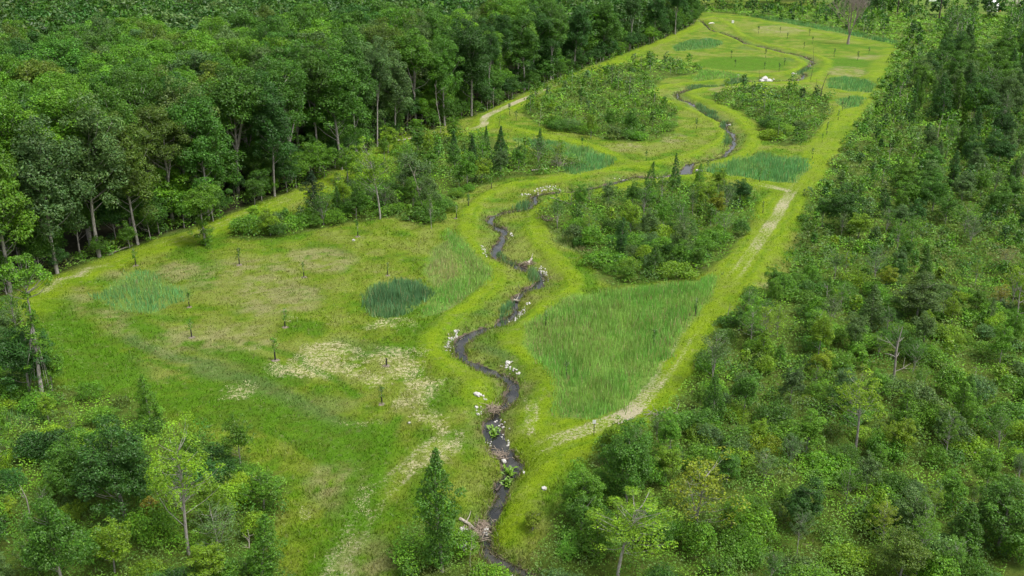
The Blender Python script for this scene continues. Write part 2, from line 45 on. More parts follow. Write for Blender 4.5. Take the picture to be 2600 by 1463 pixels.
 'dry': [[(-57.32,137.12),(-57.32,136.16),(-58.01,135.39),(-59.25,134.97),(-60.8,134.97),(-62.37,135.39),(-63.65,136.16),(-64.4,137.12),(-64.45,138.1),(-63.78,138.89),(-62.52,139.33),(-60.93,139.33),(-59.32,138.89),(-58.04,138.1)],[(-59.15,126.69),(-58.44,124.64),(-58.11,123.03),(-58.22,122.16),(-58.74,122.16),(-59.58,123.03),(-60.59,124.64),(-61.57,126.69),(-62.34,128.8),(-62.73,130.53),(-62.64,131.52),(-62.09,131.52),(-61.18,130.53),(-60.13,128.8)],[(-51.77,122.75),(-51.52,121.41),(-51.79,120.35),(-52.52,119.77),(-53.57,119.77),(-54.74,120.35),(-55.82,121.41),(-56.59,122.75),(-56.9,124.12),(-56.66,125.23),(-55.92,125.86),(-54.82,125.86),(-53.6,125.23),(-52.51,124.12)],[(-46.74,139.21),(-46.53,137.32),(-47.06,135.83),(-48.22,135.02),(-49.77,135.02),(-51.44,135.83),(-52.92,137.32),(-53.91,139.21),(-54.21,141.15),(-53.74,142.75),(-52.56,143.64),(-50.92,143.64),(-49.17,142.75),(-47.68,141.15)],[(-44.74,133.43),(-44.49,132.16),(-44.54,131.15),(-44.88,130.6),(-45.43,130.6),(-46.1,131.15),(-46.76,132.16),(-47.28,133.43),(-47.55,134.72),(-47.52,135.77),(-47.18,136.36),(-46.61,136.36),(-45.92,135.77),(-45.25,134.72)],[(-30.25,138.86),(-30.37,135.28),(-32.05,132.53),(-34.91,131.04),(-38.44,131.04),(-42.04,132.53),(-45.06,135.28),(-46.94,138.86),(-47.21,142.61),(-45.71,145.75),(-42.68,147.55),(-38.76,147.55),(-34.85,145.75),(-31.81,142.61)],[(-23.55,146.23),(-23.89,143.92),(-25.48,142.11),(-27.99,141.13),(-30.95,141.13),(-33.83,142.11),(-36.08,143.92),(-37.28,146.23),(-37.12,148.6),(-35.6,150.56),(-32.99,151.66),(-29.84,151.66),(-26.82,150.56),(-24.58,148.6)],[(-14.92,79.24),(-14.93,77.79),(-15.41,76.65),(-16.24,76.04),(-17.28,76.04),(-18.33,76.65),(-19.21,77.79),(-19.74,79.24),(-19.8,80.74),(-19.35,81.98),(-18.49,82.67),(-17.38,82.67),(-16.27,81.98),(-15.39,80.74)],[(-4.54,126.69),(-4.85,125.4),(-5.79,124.38),(-7.17,123.82),(-8.73,123.82),(-10.18,124.38),(-11.23,125.4),(-11.69,126.69),(-11.44,128.0),(-10.51,129.07),(-9.09,129.67),(-7.47,129.67),(-5.98,129.07),(-4.94,128.0)],[(36.57,133.43),(35.85,131.32),(34.87,129.67),(33.81,128.78),(32.86,128.78),(32.21,129.67),(31.97,131.32),(32.2,133.43),(32.88,135.59),(33.88,137.37),(35.0,138.38),(36.01,138.38),(36.68,137.37),(36.87,135.59)],[(36.77,148.18),(36.28,146.65),(35.58,145.45),(34.82,144.78),(34.13,144.78),(33.65,145.45),(33.46,146.65),(33.61,148.18),(34.08,149.73),(34.79,151.0),(35.58,151.71),(36.3,151.71),(36.79,151.0),(36.96,149.73)],[(41.09,158.66),(40.52,156.75),(39.81,155.24),(39.09,154.42),(38.51,154.42),(38.16,155.24),(38.13,156.75),(38.41,158.66),(38.97,160.62),(39.69,162.22),(40.44,163.12),(41.05,163.12),(41.4,162.22),(41.41,160.62)],[(-28.43,113.72),(-28.64,111.08),(-30.34,109.04),(-33.15,107.93),(-36.56,107.93),(-39.98,109.04),(-42.8,111.08),(-44.46,113.72),(-44.58,116.48),(-43.02,118.77),(-40.06,120.07),(-36.32,120.07),(-32.65,118.77),(-29.83,116.48)],[(-25.29,127.44),(-25.43,124.23),(-26.91,121.75),(-29.4,120.42),(-32.44,120.42),(-35.52,121.75),(-38.1,124.23),(-39.67,127.44),(-39.85,130.8),(-38.52,133.61),(-35.89,135.21),(-32.52,135.21),(-29.18,133.61),(-26.6,130.8)],[(29.79,225.57),(29.03,223.75),(27.34,222.31),(25.06,221.52),(22.64,221.52),(20.52,222.31),(19.11,223.75),(18.71,225.57),(19.4,227.42),(21.08,228.92),(23.41,229.76),(25.92,229.76),(28.09,228.92),(29.47,227.42)],[(43.46,235.24),(42.61,232.49),(41.2,230.33),(39.5,229.15),(37.83,229.15),(36.5,230.33),(35.76,232.49),(35.77,235.24),(36.55,238.04),(37.97,240.34),(39.74,241.63),(41.49,241.63),(42.85,240.34),(43.55,238.04)],[(123.45,347.06),(120.86,341.4),(117.51,336.98),(114.04,334.57),(111.07,334.57),(109.13,336.98),(108.59,341.4),(109.61,347.06),(112.06,352.91),(115.49,357.73),(119.2,360.47),(122.4,360.47),(124.37,357.73),(124.72,352.91)],[(141.05,483.68),(137.61,476.04),(132.36,470.09),(126.33,466.84),(120.61,466.84),(116.23,470.09),(114.01,476.04),(114.45,483.68),(117.58,491.55),(122.88,498.05),(129.27,501.73),(135.4,501.73),(139.93,498.05),(141.92,491.55)],[(143.35,383.52),(141.38,380.07),(138.33,377.35),(134.82,375.85),(131.5,375.85),(129.0,377.35),(127.79,380.07),(128.14,383.52),(130.02,387.03),(133.08,389.89),(136.71,391.5),(140.17,391.5),(142.71,389.89),(143.85,387.03)],[(19.0,165.61),(18.27,162.53),(16.91,160.13),(15.17,158.83),(13.37,158.83),(11.84,160.13),(10.86,162.53),(10.63,165.61),(11.24,168.8),(12.59,171.43),(14.43,172.93),(16.37,172.93),(17.97,171.43),(18.9,168.8)],[(75.88,308.88),(74.54,306.26),(72.03,304.19),(68.85,303.06),(65.6,303.06),(62.9,304.19),(61.25,306.26),(61.01,308.88),(62.25,311.54),(64.75,313.7),(68.02,314.92),(71.39,314.92),(74.15,313.7),(75.75,311.54)],[(72.19,216.22),(71.32,214.54),(69.94,213.21),(68.32,212.47),(66.76,212.47),(65.57,213.21),(64.97,214.54),(65.08,216.22),(65.91,217.93),(67.3,219.32),(68.96,220.1),(70.57,220.1),(71.79,219.32),(72.36,217.93)],[(-8.9,69.17),(-9.0,68.0),(-9.54,67.08),(-10.39,66.58),(-11.4,66.58),(-12.37,67.08),(-13.14,68.0),(-13.55,69.17),(-13.5,70.38),(-12.99,71.37),(-12.11,71.92),(-11.04,71.92),(-10.02,71.37),(-9.25,70.38)],[(-1.22,67.03),(-1.37,66.58),(-1.81,66.23),(-2.45,66.03),(-3.16,66.03),(-3.81,66.23),(-4.28,66.58),(-4.46,67.03),(-4.32,67.49),(-3.89,67.86),(-3.24,68.06),(-2.51,68.06),(-1.85,67.86),(-1.38,67.49)],[(-48.84,117.56),(-48.54,116.15),(-48.7,115.04),(-49.29,114.43),(-50.18,114.43),(-51.22,115.04),(-52.22,116.15),(-52.97,117.56),(-53.32,119.0),(-53.19,120.18),(-52.6,120.85),(-51.66,120.85),(-50.57,120.18),(-49.57,119.0)],[(8.81,108.93),(8.49,106.96),(7.86,105.42),(7.06,104.58),(6.23,104.58),(5.52,105.42),(5.06,106.96),(4.95,108.93),(5.22,110.97),(5.84,112.65),(6.69,113.6),(7.58,113.6),(8.32,112.65),(8.76,110.97)],[(18.92,105.56),(18.34,103.23),(17.44,101.42),(16.39,100.44),(15.39,100.44),(14.6,101.42),(14.18,103.23),(14.22,105.56),(14.74,107.98),(15.64,109.99),(16.77,111.13),(17.86,111.13),(18.68,109.99),(19.05,107.98)]],
 'lush': [[(-42.39,103.41),(-42.1,101.16),(-42.85,99.41),(-44.46,98.46),(-46.63,98.46),(-48.98,99.41),(-51.09,101.16),(-52.55,103.41),(-53.04,105.75),(-52.41,107.68),(-50.74,108.79),(-48.38,108.79),(-45.85,107.68),(-43.71,105.75)],[(-40.97,99.32),(-40.87,98.26),(-41.3,97.42),(-42.19,96.96),(-43.36,96.96),(-44.59,97.42),(-45.65,98.26),(-46.33,99.32),(-46.49,100.4),(-46.07,101.28),(-45.17,101.78),(-43.95,101.78),(-42.68,101.28),(-41.61,100.4)],[(-12.2,86.16),(-12.24,83.85),(-12.87,82.06),(-13.96,81.1),(-15.31,81.1),(-16.68,82.06),(-17.83,83.85),(-18.55,86.16),(-18.66,88.58),(-18.09,90.61),(-16.94,91.77),(-15.45,91.77),(-13.96,90.61),(-12.8,88.58)],[(5.79,81.68),(5.45,78.97),(4.84,76.89),(4.06,75.78),(3.27,75.78),(2.58,76.89),(2.12,78.97),(1.99,81.68),(2.24,84.55),(2.85,86.98),(3.7,88.37),(4.6,88.37),(5.35,86.98),(5.76,84.55)],[(1.93,78.23),(1.75,76.53),(1.33,75.2),(0.75,74.49),(0.13,74.49),(-0.44,75.2),(-0.85,76.53),(-1.01,78.23),(-0.88,80.0),(-0.47,81.46),(0.14,82.29),(0.82,82.29),(1.42,81.46),(1.81,80.0)],[(-23.52,92.79),(-23.74,91.28),(-24.97,90.1),(-26.95,89.46),(-29.32,89.46),(-31.64,90.1),(-33.49,91.28),(-34.49,92.79),(-34.42,94.34),(-33.24,95.62),(-31.18,96.34),(-28.67,96.34),(-26.23,95.62),(-24.4,94.34)],[(-7.42,98.34),(-7.44,96.68),(-7.72,95.38),(-8.19,94.67),(-8.76,94.67),(-9.33,95.38),(-9.8,96.68),(-10.07,98.34),(-10.09,100.05),(-9.83,101.46),(-9.34,102.26),(-8.73,102.26),(-8.13,101.46),(-7.66,100.05)],[(-49.4,148.18),(-48.56,144.82),(-48.21,142.23),(-48.39,140.82),(-49.06,140.82),(-50.11,142.23),(-51.34,144.82),(-52.55,148.18),(-53.49,151.67),(-53.95,154.58),(-53.8,156.24),(-53.07,156.24),(-51.91,154.58),(-50.59,151.67)],[(-42.76,123.04),(-42.82,122.18),(-43.5,121.49),(-44.65,121.12),(-46.06,121.12),(-47.46,121.49),(-48.58,122.18),(-49.2,123.04),(-49.18,123.91),(-48.52,124.61),(-47.34,125.01),(-45.89,125.01),(-44.46,124.61),(-43.34,123.91)],[(13.26,138.86),(12.78,135.87),(11.95,133.55),(10.93,132.29),(9.92,132.29),(9.07,133.55),(8.56,135.87),(8.49,138.86),(8.9,141.97),(9.73,144.56),(10.82,146.03),(11.93,146.03),(12.81,144.56),(13.28,141.97)],[(34.63,203.29),(33.84,200.3),(32.57,197.97),(31.07,196.69),(29.62,196.69),(28.48,197.97),(27.87,200.3),(27.92,203.29),(28.64,206.36),(29.92,208.89),(31.49,210.31),(33.04,210.31),(34.21,208.89),(34.78,206.36)],[(133.11,367.04),(130.24,361.63),(126.03,357.41),(121.29,355.1),(116.89,355.1),(113.62,357.41),(112.1,361.63),(112.68,367.04),(115.34,372.61),(119.59,377.19),(124.6,379.78),(129.3,379.78),(132.66,377.19),(134.0,372.61)],[(101.01,367.04),(97.21,358.99),(90.93,352.76),(83.41,349.4),(75.97,349.4),(69.91,352.76),(66.32,358.99),(66.01,367.04),(69.22,375.45),(75.5,382.46),(83.62,386.47),(91.8,386.47),(98.2,382.46),(101.44,375.45)],[(51.62,181.28),(49.5,174.17),(47.34,168.82),(45.5,165.97),(44.26,165.97),(43.8,168.82),(44.24,174.17),(45.57,181.28),(47.63,188.94),(50.04,195.51),(52.25,199.35),(53.72,199.35),(54.08,195.51),(53.29,188.94)],[(24.09,105.56),(23.11,101.87),(21.83,99.07),(20.49,97.57),(19.32,97.57),(18.5,99.07),(18.18,101.87),(18.45,105.56),(19.32,109.48),(20.65,112.8),(22.17,114.73),(23.52,114.73),(24.37,112.8),(24.57,109.48)]],
 'sedge': [[(195,545),(195,800),(600,800),(600,545)],[(-25.54,102.36),(-25.75,101.02),(-26.89,99.97),(-28.73,99.4),(-30.92,99.4),(-33.05,99.97),(-34.73,101.02),(-35.61,102.36),(-35.51,103.73),(-34.41,104.85),(-32.51,105.48),(-30.21,105.48),(-28.0,104.85),(-26.33,103.73)],[(-16.61,94.58),(-16.88,93.03),(-18.09,91.81),(-19.98,91.14),(-22.2,91.14),(-24.35,91.81),(-26.02,93.03),(-26.9,94.58),(-26.76,96.18),(-25.6,97.5),(-23.64,98.25),(-21.27,98.25),(-19.02,97.5),(-17.36,96.18)],[(-32.23,108.93),(-32.14,107.45),(-32.63,106.28),(-33.6,105.64),(-34.85,105.64),(-36.17,106.28),(-37.3,107.45),(-38.03,108.93),(-38.19,110.45),(-37.74,111.7),(-36.75,112.4),(-35.42,112.4),(-34.04,111.7),(-32.91,110.45)],[(0.61,111.28),(0.37,109.74),(-0.3,108.53),(-1.26,107.87),(-2.33,107.87),(-3.31,108.53),(-4.01,109.74),(-4.3,111.28),(-4.11,112.86),(-3.45,114.15),(-2.46,114.88),(-1.33,114.88),(-0.32,114.15),(0.38,112.86)],[(-2.1,98.34),(-2.21,97.09),(-2.55,96.11),(-3.06,95.57),(-3.64,95.57),(-4.18,96.11),(-4.58,97.09),(-4.76,98.34),(-4.68,99.62),(-4.34,100.67),(-3.82,101.25),(-3.21,101.25),(-2.66,100.67),(-2.26,99.62)],[(-16.11,111.28),(-16.2,109.74),(-16.85,108.53),(-17.92,107.87),(-19.2,107.87),(-20.45,108.53),(-21.46,109.74),(-22.01,111.28),(-21.98,112.86),(-21.36,114.15),(-20.26,114.88),(-18.91,114.88),(-17.6,114.15),(-16.6,112.86)],[(-0.41,127.44),(-0.63,125.82),(-1.22,124.54),(-2.08,123.84),(-3.04,123.84),(-3.93,124.54),(-4.57,125.82),(-4.84,127.44),(-4.67,129.1),(-4.09,130.46),(-3.2,131.22),(-2.19,131.22),(-1.27,130.46),(-0.64,129.1)],[(27.07,196.52),(26.44,195.39),(24.99,194.49),(23.0,193.99),(20.85,193.99),(18.96,194.49),(17.69,195.39),(17.3,196.52),(17.88,197.67),(19.32,198.6),(21.35,199.11),(23.55,199.11),(25.47,198.6),(26.72,197.67)],[(108.49,414.36),(106.83,410.93),(103.91,408.22),(100.32,406.73),(96.74,406.73),(93.85,408.22),(92.19,410.93),(92.11,414.36),(93.67,417.84),(96.59,420.68),(100.28,422.27),(103.99,422.27),(106.94,420.68),(108.54,417.84)],[(109.85,377.88),(108.61,375.0),(106.75,372.72),(104.63,371.47),(102.66,371.47),(101.21,372.72),(100.56,375.0),(100.85,377.88),(102.04,380.8),(103.91,383.17),(106.09,384.5),(108.13,384.5),(109.6,383.17),(110.21,380.8)],[(57.76,297.86),(56.73,295.42),(54.74,293.49),(52.2,292.42),(49.58,292.42),(47.38,293.49),(46.03,295.42),(45.79,297.86),(46.75,300.35),(48.73,302.37),(51.34,303.5),(54.05,303.5),(56.3,302.37),(57.62,300.35)],[(-42.19,105.56),(-41.83,103.69),(-42.1,102.23),(-42.91,101.43),(-44.13,101.43),(-45.52,102.23),(-46.84,103.69),(-47.84,105.56),(-48.29,107.49),(-48.1,109.08),(-47.26,109.98),(-45.96,109.98),(-44.48,109.08),(-43.13,107.49)]],
 'lushbands': [(1.3,[(-63.88,129.75),(-59.06,121.63),(-51.99,112.49),(-43.88,105.01)]),(1.1,[(-63.31,121.63),(-56.16,110.1),(-48.91,101.84),(-41.98,95.96)]),(1.0,[(-39.28,102.36),(-29.47,94.58),(-21.25,87.74),(-15.86,81.68)]),(1.0,[(-12.13,92.79),(-13.09,86.95),(-13.58,81.68)]),(1.0,[(-64.32,125.94),(-56.99,113.72),(-48.6,103.94),(-40.9,97.86)]),(0.8,[(-62.79,125.94),(-55.5,114.98),(-46.9,105.56),(-38.45,99.82)]),(0.7,[(-43.62,108.36),(-32.62,99.82),(-23.94,92.79),(-17.63,85.39)]),(0.8,[(-34.44,113.72),(-25.95,108.93),(-17.16,98.34)]),(0.8,[(-64.86,148.18),(-57.73,153.26),(-48.2,156.46)]),(3.0,[(-60.39,121.63),(-52.99,110.1),(-45.69,102.36),(-38.66,96.43)]),(2.6,[(-32.62,99.82),(-25.08,94.13),(-17.82,88.96),(-14.02,83.5),(-13.94,77.57),(-14.33,72.0),(-14.84,67.03)]),(0.9,[(-53.37,152.22),(-49.18,144.32),(-43.74,132.94)]),(0.8,[(-48.82,146.23),(-44.11,136.27)]),(1.2,[(-9.38,100.82),(-8.16,95.04)]),(2.0,[(-57.86,125.94),(-43.87,114.98),(-33.2,108.93),(-25.08,102.36)]),(2.2,[(4.5,97.38),(4.75,92.79),(8.03,91.49),(12.06,94.13),(15.81,99.82),(19.92,108.93),(24.84,120.24)]),(1.6,[(0.91,87.74),(4.37,83.87),(4.16,78.9)])],
 'sedgebands': [(2.3,[(53.13,232.99),(54.94,242.34),(54.48,251.54),(56.42,256.84),(54.87,260.49),(53.27,271.04),(52.1,285.68),(49.9,293.57),(50.41,301.88),(53.46,308.09),(58.5,313.24),(63.48,315.08),(68.35,318.28),(74.04,324.87),(79.78,327.12),(84.3,327.69),(90.73,327.12),(95.33,331.14),(100.14,341.29),(100.78,349.46),(105.65,359.36),(111.03,369.81),(113.49,384.68),(111.36,395.78),(108.45,402.82),(105.52,417.2),(100.28,428.29),(100.36,447.04),(98.87,465.77),(95.71,481.28),(96.91,504.86),(99.18,532.22)]),(2.0,[(-36.86,105.01),(-29.53,101.84),(-22.89,95.96),(-15.97,90.21)]),(1.3,[(-48.42,114.98),(-40.26,108.36),(-34.2,105.56)]),(1.5,[(-5.39,113.72),(-0.36,108.93),(0.12,104.47)])],
 'trees': [('slender', 'slender tree with sparse yellow-green crown and bare grey trunk, lower left thicket',-26.94, 69.5, 12.4, 'lime', 1.15),('dense', 'dense dark green tree behind the slender lime tree, lower left thicket',-34.57, 74.9, 9.1, 'dark', 1.1),('dense', 'mid green tree with a bent trunk at the edge of the lower left thicket',-39.14, 77.68, 7.04, 'mid', 1.15),('dense', 'bushy dark green tree cut by the bottom edge of the lower left thicket',-35.57, 64.7, 8.59, 'mid', 1.0),('column', 'bright green columnar tree beside the dirt track at the bottom edge',-19.6, 64.7, 7.17, 'bright', 1.2),('young', 'light green rounded young tree beside the tan grass patch',-22.37, 75.95, 4.4, 'bright', 1.6),('sparse', 'thin grey-green tree with several pale bare stems, lower left thicket',-24.62, 69.41, 5.07, 'grey', 1.6),('young', 'small tree with orange-yellow leaves in front of the dark lower left trees',-31.49, 73.87, 2.86, 'orange', 1.2),('young', 'lime young tree at the bottom edge left of the columnar tree',-24.44, 65.7, 4.05, 'lime', 1.5),('young', 'yellowing bush-like young tree at the far left bottom edge',-44.83, 74.28, 2.46, 'yellow', 1.6),('vine', 'tall dark vine-wrapped trunk with a light green top beside the left track corner',-51.81, 98.02, 17.18, 'bright', 1.2),('dense', 'dense dark tree beside the vine-wrapped trunk on the left edge',-54.15, 99.22, 8.19, 'dark', 1.2),('young', 'light green young tree below the vine-wrapped trunk',-51.94, 100.14, 5.88, 'bright', 1.1),('column', 'tall dark green columnar tree standing alone left of the stream mouth',-5.83, 67.08, 11.74, 'mid', 0.95),('slender', 'large yellow-green tree on the bottom edge of the right thicket', 8.65, 65.7, 8.79, 'lime', 1.9),('dense', 'broad mid green tree beside the track end, right of the stream mouth', 10.44, 77.24, 7.82, 'mid', 1.05),('dense', 'mid green tree left of the large yellow-green tree', 6.09, 74.07, 5.53, 'bright', 1.1),('young', 'small yellow-tinged tree on the grass edge right of the stream mouth', 1.83, 72.66, 2.3, 'yellow', 1.4),('slender', 'tall bright yellow-green tree in the middle of the right thicket', 34.67, 86.86, 8.71, 'lime', 1.5),('young', 'conical mid green young tree left of the tall yellow-green tree', 29.25, 85.68, 4.82, 'bright', 1.5),('sparse', 'sparse yellowish young tree in the lower right thicket, near the bottom centre', 16.11, 72.66, 7.66, 'yellow', 1.4),('young', 'mid green young tree right of the sparse yellowish tree', 20.24, 80.4, 3.72, 'mid', 1.5),('dense', 'dark green cone-shaped tree in the lower right thicket', 25.14, 73.06, 4.83, 'dark', 1.2),('slender', 'yellow-leaved leaning young tree in the lower right thicket', 31.28, 70.34, 4.72, 'yellow', 1.2),('slender', 'young tree with pale forked trunk and flat green tufts near the bottom right', 32.93, 66.73, 6.8, 'bright', 1.0),('dense', 'orange-tipped green tree on the bottom edge beside the pale forked trunk', 31.15, 65.7, 4.67, 'olive', 1.4),('column', 'upright light green tree near the right frame edge below the snags', 45.95, 90.13, 6.41, 'bright', 1.5),('dense', 'light green tree on the right frame edge near the bottom corner', 41.3, 70.53, 6.52, 'mid', 1.2),('dense', 'round dark green tree near the top of the right thicket beside the track bend', 56.79, 162.68, 7.56, 'dark', 1.3),('young', 'round bright green young tree below the round dark one', 57.79, 156.65, 4.84, 'lime', 1.4),('young', 'yellow-green young tree with layered branches in the right thicket', 53.74, 132.17, 3.64, 'yellow', 1.6),('young', 'dark-stemmed green young tree on the thicket edge by the track', 29.0, 116.22, 3.86, 'mid', 1.2),('sparse', 'tall sparse grey-green tree standing over the track near the straw patch', 22.68, 100.9, 7.88, 'grey', 1.1),('sparse', 'light green feathery young tree right of the dark-stemmed one', 33.83, 115.37, 4.74, 'lime', 1.1),('young', 'golden green round young tree on the right thicket slope', 35.48, 102.98, 3.88, 'yellow', 1.3),('sparse', 'pale tan-tinged tree near the right frame edge', 74.0, 139.53, 4.63, 'tan', 1.5),('dense', 'grey-green broad tree in the middle of the right thicket', 53.54, 120.69, 6.01, 'grey', 1.7),('sparse', 'thin rust-tinged tree near the right frame edge below the tan one', 65.61, 123.51, 4.61, 'orange', 1.2),('cypress', 'feathery dark conifer standing beside the wide pool of the stream', 31.98, 188.21, 7.49, 'dark', 1.0),('cypress', 'narrow green conifer left of the feathery dark one, same island', 26.93, 185.34, 6.65, 'mid', 1.0),('young', 'yellow-green tree in the stream bend thicket', 35.95, 166.78, 5.83, 'yellow', 1.1),('dense', 'dark rounded tree at the top corner of the stream bend thicket', 42.27, 176.65, 4.95, 'dark', 1.5),('young', 'light green bushy tree left of the yellow-green one, stream bend thicket', 24.9, 174.14, 4.31, 'bright', 1.4),('column', 'slim green tree in the middle of the stream bend thicket', 16.97, 147.0, 7.19, 'dark', 1.3),('conifer', 'dense dark spruce-shaped conifer left of the blue-green reed wedge',-2.46, 205.93, 9.2, 'dark', 1.0),('conifer', 'dark conifer second left of the reed wedge',-8.53, 206.62, 7.11, 'dark', 1.0),('conifer', 'shorter dark conifer between the two taller conifers by the road bend',-5.77, 221.35, 6.14, 'dark', 0.9),('conifer', 'leftmost dark conifer of the row below the road bend',-13.02, 216.73, 6.04, 'dark', 1.0),('column', 'thin leafy pole-like tree inside the reed wedge', 6.24, 219.79, 5.76, 'dark', 0.9),('young', 'yellow-green upright shoot on the front of the middle island', 19.03, 235.48, 6.29, 'lime', 0.8),('column', 'dark narrow columnar tree beside the left track, middle of the thicket',-35.01, 169.26, 8.63, 'vdark', 1.35),('lollipop', 'bushy-topped tree standing alone on the left track edge of the meadow',-50.02, 152.68, 10.0, 'bright', 1.15),('slender', 'tall pale-trunked light green tree in the left middle thicket',-23.63, 168.12, 15.05, 'lime', 1.2),('young', 'light green round-headed tree beside the left track bend',-33.03, 192.27, 8.2, 'bright', 1.4),('young', 'small green tree in front of the left track between meadow and road',-39.81, 165.31, 2.83, 'mid', 1.5),('young', 'grey-green airy tree behind the pale-trunked one',-18.28, 179.94, 9.85, 'grey', 1.3),('young', 'airy lime young tree on the left track near the lone bushy-topped tree',-44.8, 165.03, 3.65, 'lime', 1.7),('slender', 'vine-grown thin trunk at the right tip of the left middle thicket',-13.81, 161.91, 7.3, 'bright', 0.6)],
 'front': [(-73.89,126.31,30.16,'mid',1.0),(-71.45,130.87,23.43,'bright',1.0),(-73.68,140.04,26.62,'bright',0.9),(-68.01,139.16,23.44,'grey',1.0),(-64.67,146.48,24.27,'grey',1.1),(-61.12,153.05,21.4,'olive',1.0),(-58.65,163.36,20.65,'olive',1.0),(-53.54,166.92,23.78,'mid',0.9),(-52.05,181.8,24.99,'mid',1.15),(-45.26,182.65,23.1,'dark',0.9),(-44.21,192.81,24.6,'mid',1.1),(-40.51,203.35,24.77,'mid',1.0),(-36.41,204.75,26.95,'mid',1.0),(-36.02,221.7,26.72,'mid',0.9),(-31.41,227.94,24.77,'grey',0.8),(-28.13,235.87,22.55,'grey',0.85),(-24.28,250.28,24.48,'bright',1.05),(-17.26,252.33,23.51,'mid',0.9),(-10.62,264.72,25.4,'dark',1.0),(-6.43,277.07,21.96,'dark',0.8),(-3.38,292.56,24.24,'dark',1.0),(3.64,305.3,24.26,'mid',1.0),(12.93,326.47,24.3,'mid',1.0),(21.9,346.83,23.98,'dark',1.0),(33.83,374.01,23.32,'mid',1.0),(47.84,404.29,22.66,'dark',1.0),(60.43,429.56,20.95,'dark',1.0),(74.34,459.63,20.61,'dark',1.0),(89.95,509.21,19.3,'mid',0.9)],
 'snags': [('tall bare grey snag leaning in the right thicket above the yellow-green tree', 43.17, 101.28, 7.24, 0.31, 5, 0.2, 'grey'),('thin bare grey stem in the middle of the right thicket', 41.38, 121.38, 5.2, 0.21, 7, 0.1, 'grey'),('cluster-like bare grey snag on the right frame edge', 64.92, 117.53, 6.26,-0.01, 10, 0.16, 'grey'),('bare stem with grey twigs on the track edge above the sparse tree', 28.27, 119.32, 3.01, 0.06, 8, 0.08, 'grey'),('thin pale dead stem near the top of the right thicket by the track', 80.0, 205.54, 5.46, 0.11, 3, 0.09, 'pale'),('pale slanted dead stem right of the track in the upper thicket', 99.77, 229.29, 7.08, 0.71, 3, 0.12, 'pale'),('twisted pale dead stem near the far track junction', 109.11, 279.23, 7.1, 0.81, 5, 0.12, 'pale'),('grey leaning dead trunk in the upper right young wood', 152.28, 340.06, 7.13, 1.11, 6, 0.2, 'grey'),('grey leaning dead trunk near the top right corner', 169.4, 352.7, 5.53, 1.85, 6, 0.2, 'grey'),('thin dead pole standing beside the far meander', 97.86, 325.85, 11.99,-0.05, 6, 0.08, 'dark'),('dark dead trunk leaning right at the top of the upper island', 90.05, 289.69, 7.97, 1.68, 9, 0.16, 'dark'),('second dark dead stem left of the leaning trunk on the upper island', 91.79, 300.41, 4.59, 0.2, 5, 0.1, 'dark'),('thin dark dead sapling below the white slab', 78.03, 314.14, 5.37,-0.18, 8, 0.1, 'dark'),('pale bare stem leaning out of the left middle thicket',-15.76, 172.5, 9.35,-2.82, 6, 0.11, 'pale'),('short pale broken stem at the right tip of the left middle thicket',-14.2, 166.98, 5.18, 0.05, 0, 0.12, 'pale'),('thin dead pole leaning on the edge of the middle island', 6.84, 250.37, 6.44, 1.0, 2, 0.07, 'pale'),('dark bare stub beside the road bend conifers',-3.22, 249.39, 4.48, 0.31, 8, 0.08, 'dark'),('bare pale stem beside the stream bend thicket', 12.34, 164.66, 2.29,-0.13, 2, 0.06, 'pale'),('pale bare trunk of the broken tree in the dark lower left trees',-34.49, 75.0, 2.82,-0.43, 3, 0.13, 'pale'),('grey slanting dead stem near the far left bottom corner',-42.51, 74.48, 3.95,-0.43, 4, 0.1, 'grey'),('tall pale bare stem in front of the columnar tree at the bottom left',-21.74, 69.04, 2.88,-0.11, 4, 0.08, 'pale'),('crooked bare stem near the bottom left edge',-21.51, 66.38, 1.55, 0.04, 3, 0.1, 'grey'),('thin straight pale sapling stem beside the riprap pile',-3.4, 67.86, 3.34, 0.08, 5, 0.05, 'pale'),('bare twiggy stem leaning over the stream mouth',-3.26, 73.63, 1.88, 0.12, 8, 0.05, 'pale'),('white upright stub in the lower right thicket', 15.77, 84.62, 0.79,-0.05, 0, 0.09, 'pale'),('curved bare white branch near the right bottom corner', 53.14, 101.93, 2.19,-0.21, 2, 0.06, 'pale'),('forked bare white branch near the right bottom corner', 54.05, 101.59, 1.18, 0.03, 4, 0.06, 'pale'),('grey dead pole leaning in front of the forest edge oak row',-29.05, 239.94, 5.41, 5.43, 1, 0.14, 'olive'),('pale slim trunk at the forest margin above the road bend',-17.91, 242.34, 13.09,-0.63, 3, 0.14, 'grey'),('slim bare grey trunk at the road bend',-5.38, 271.04, 6.55, 0.59, 8, 0.1, 'grey')],
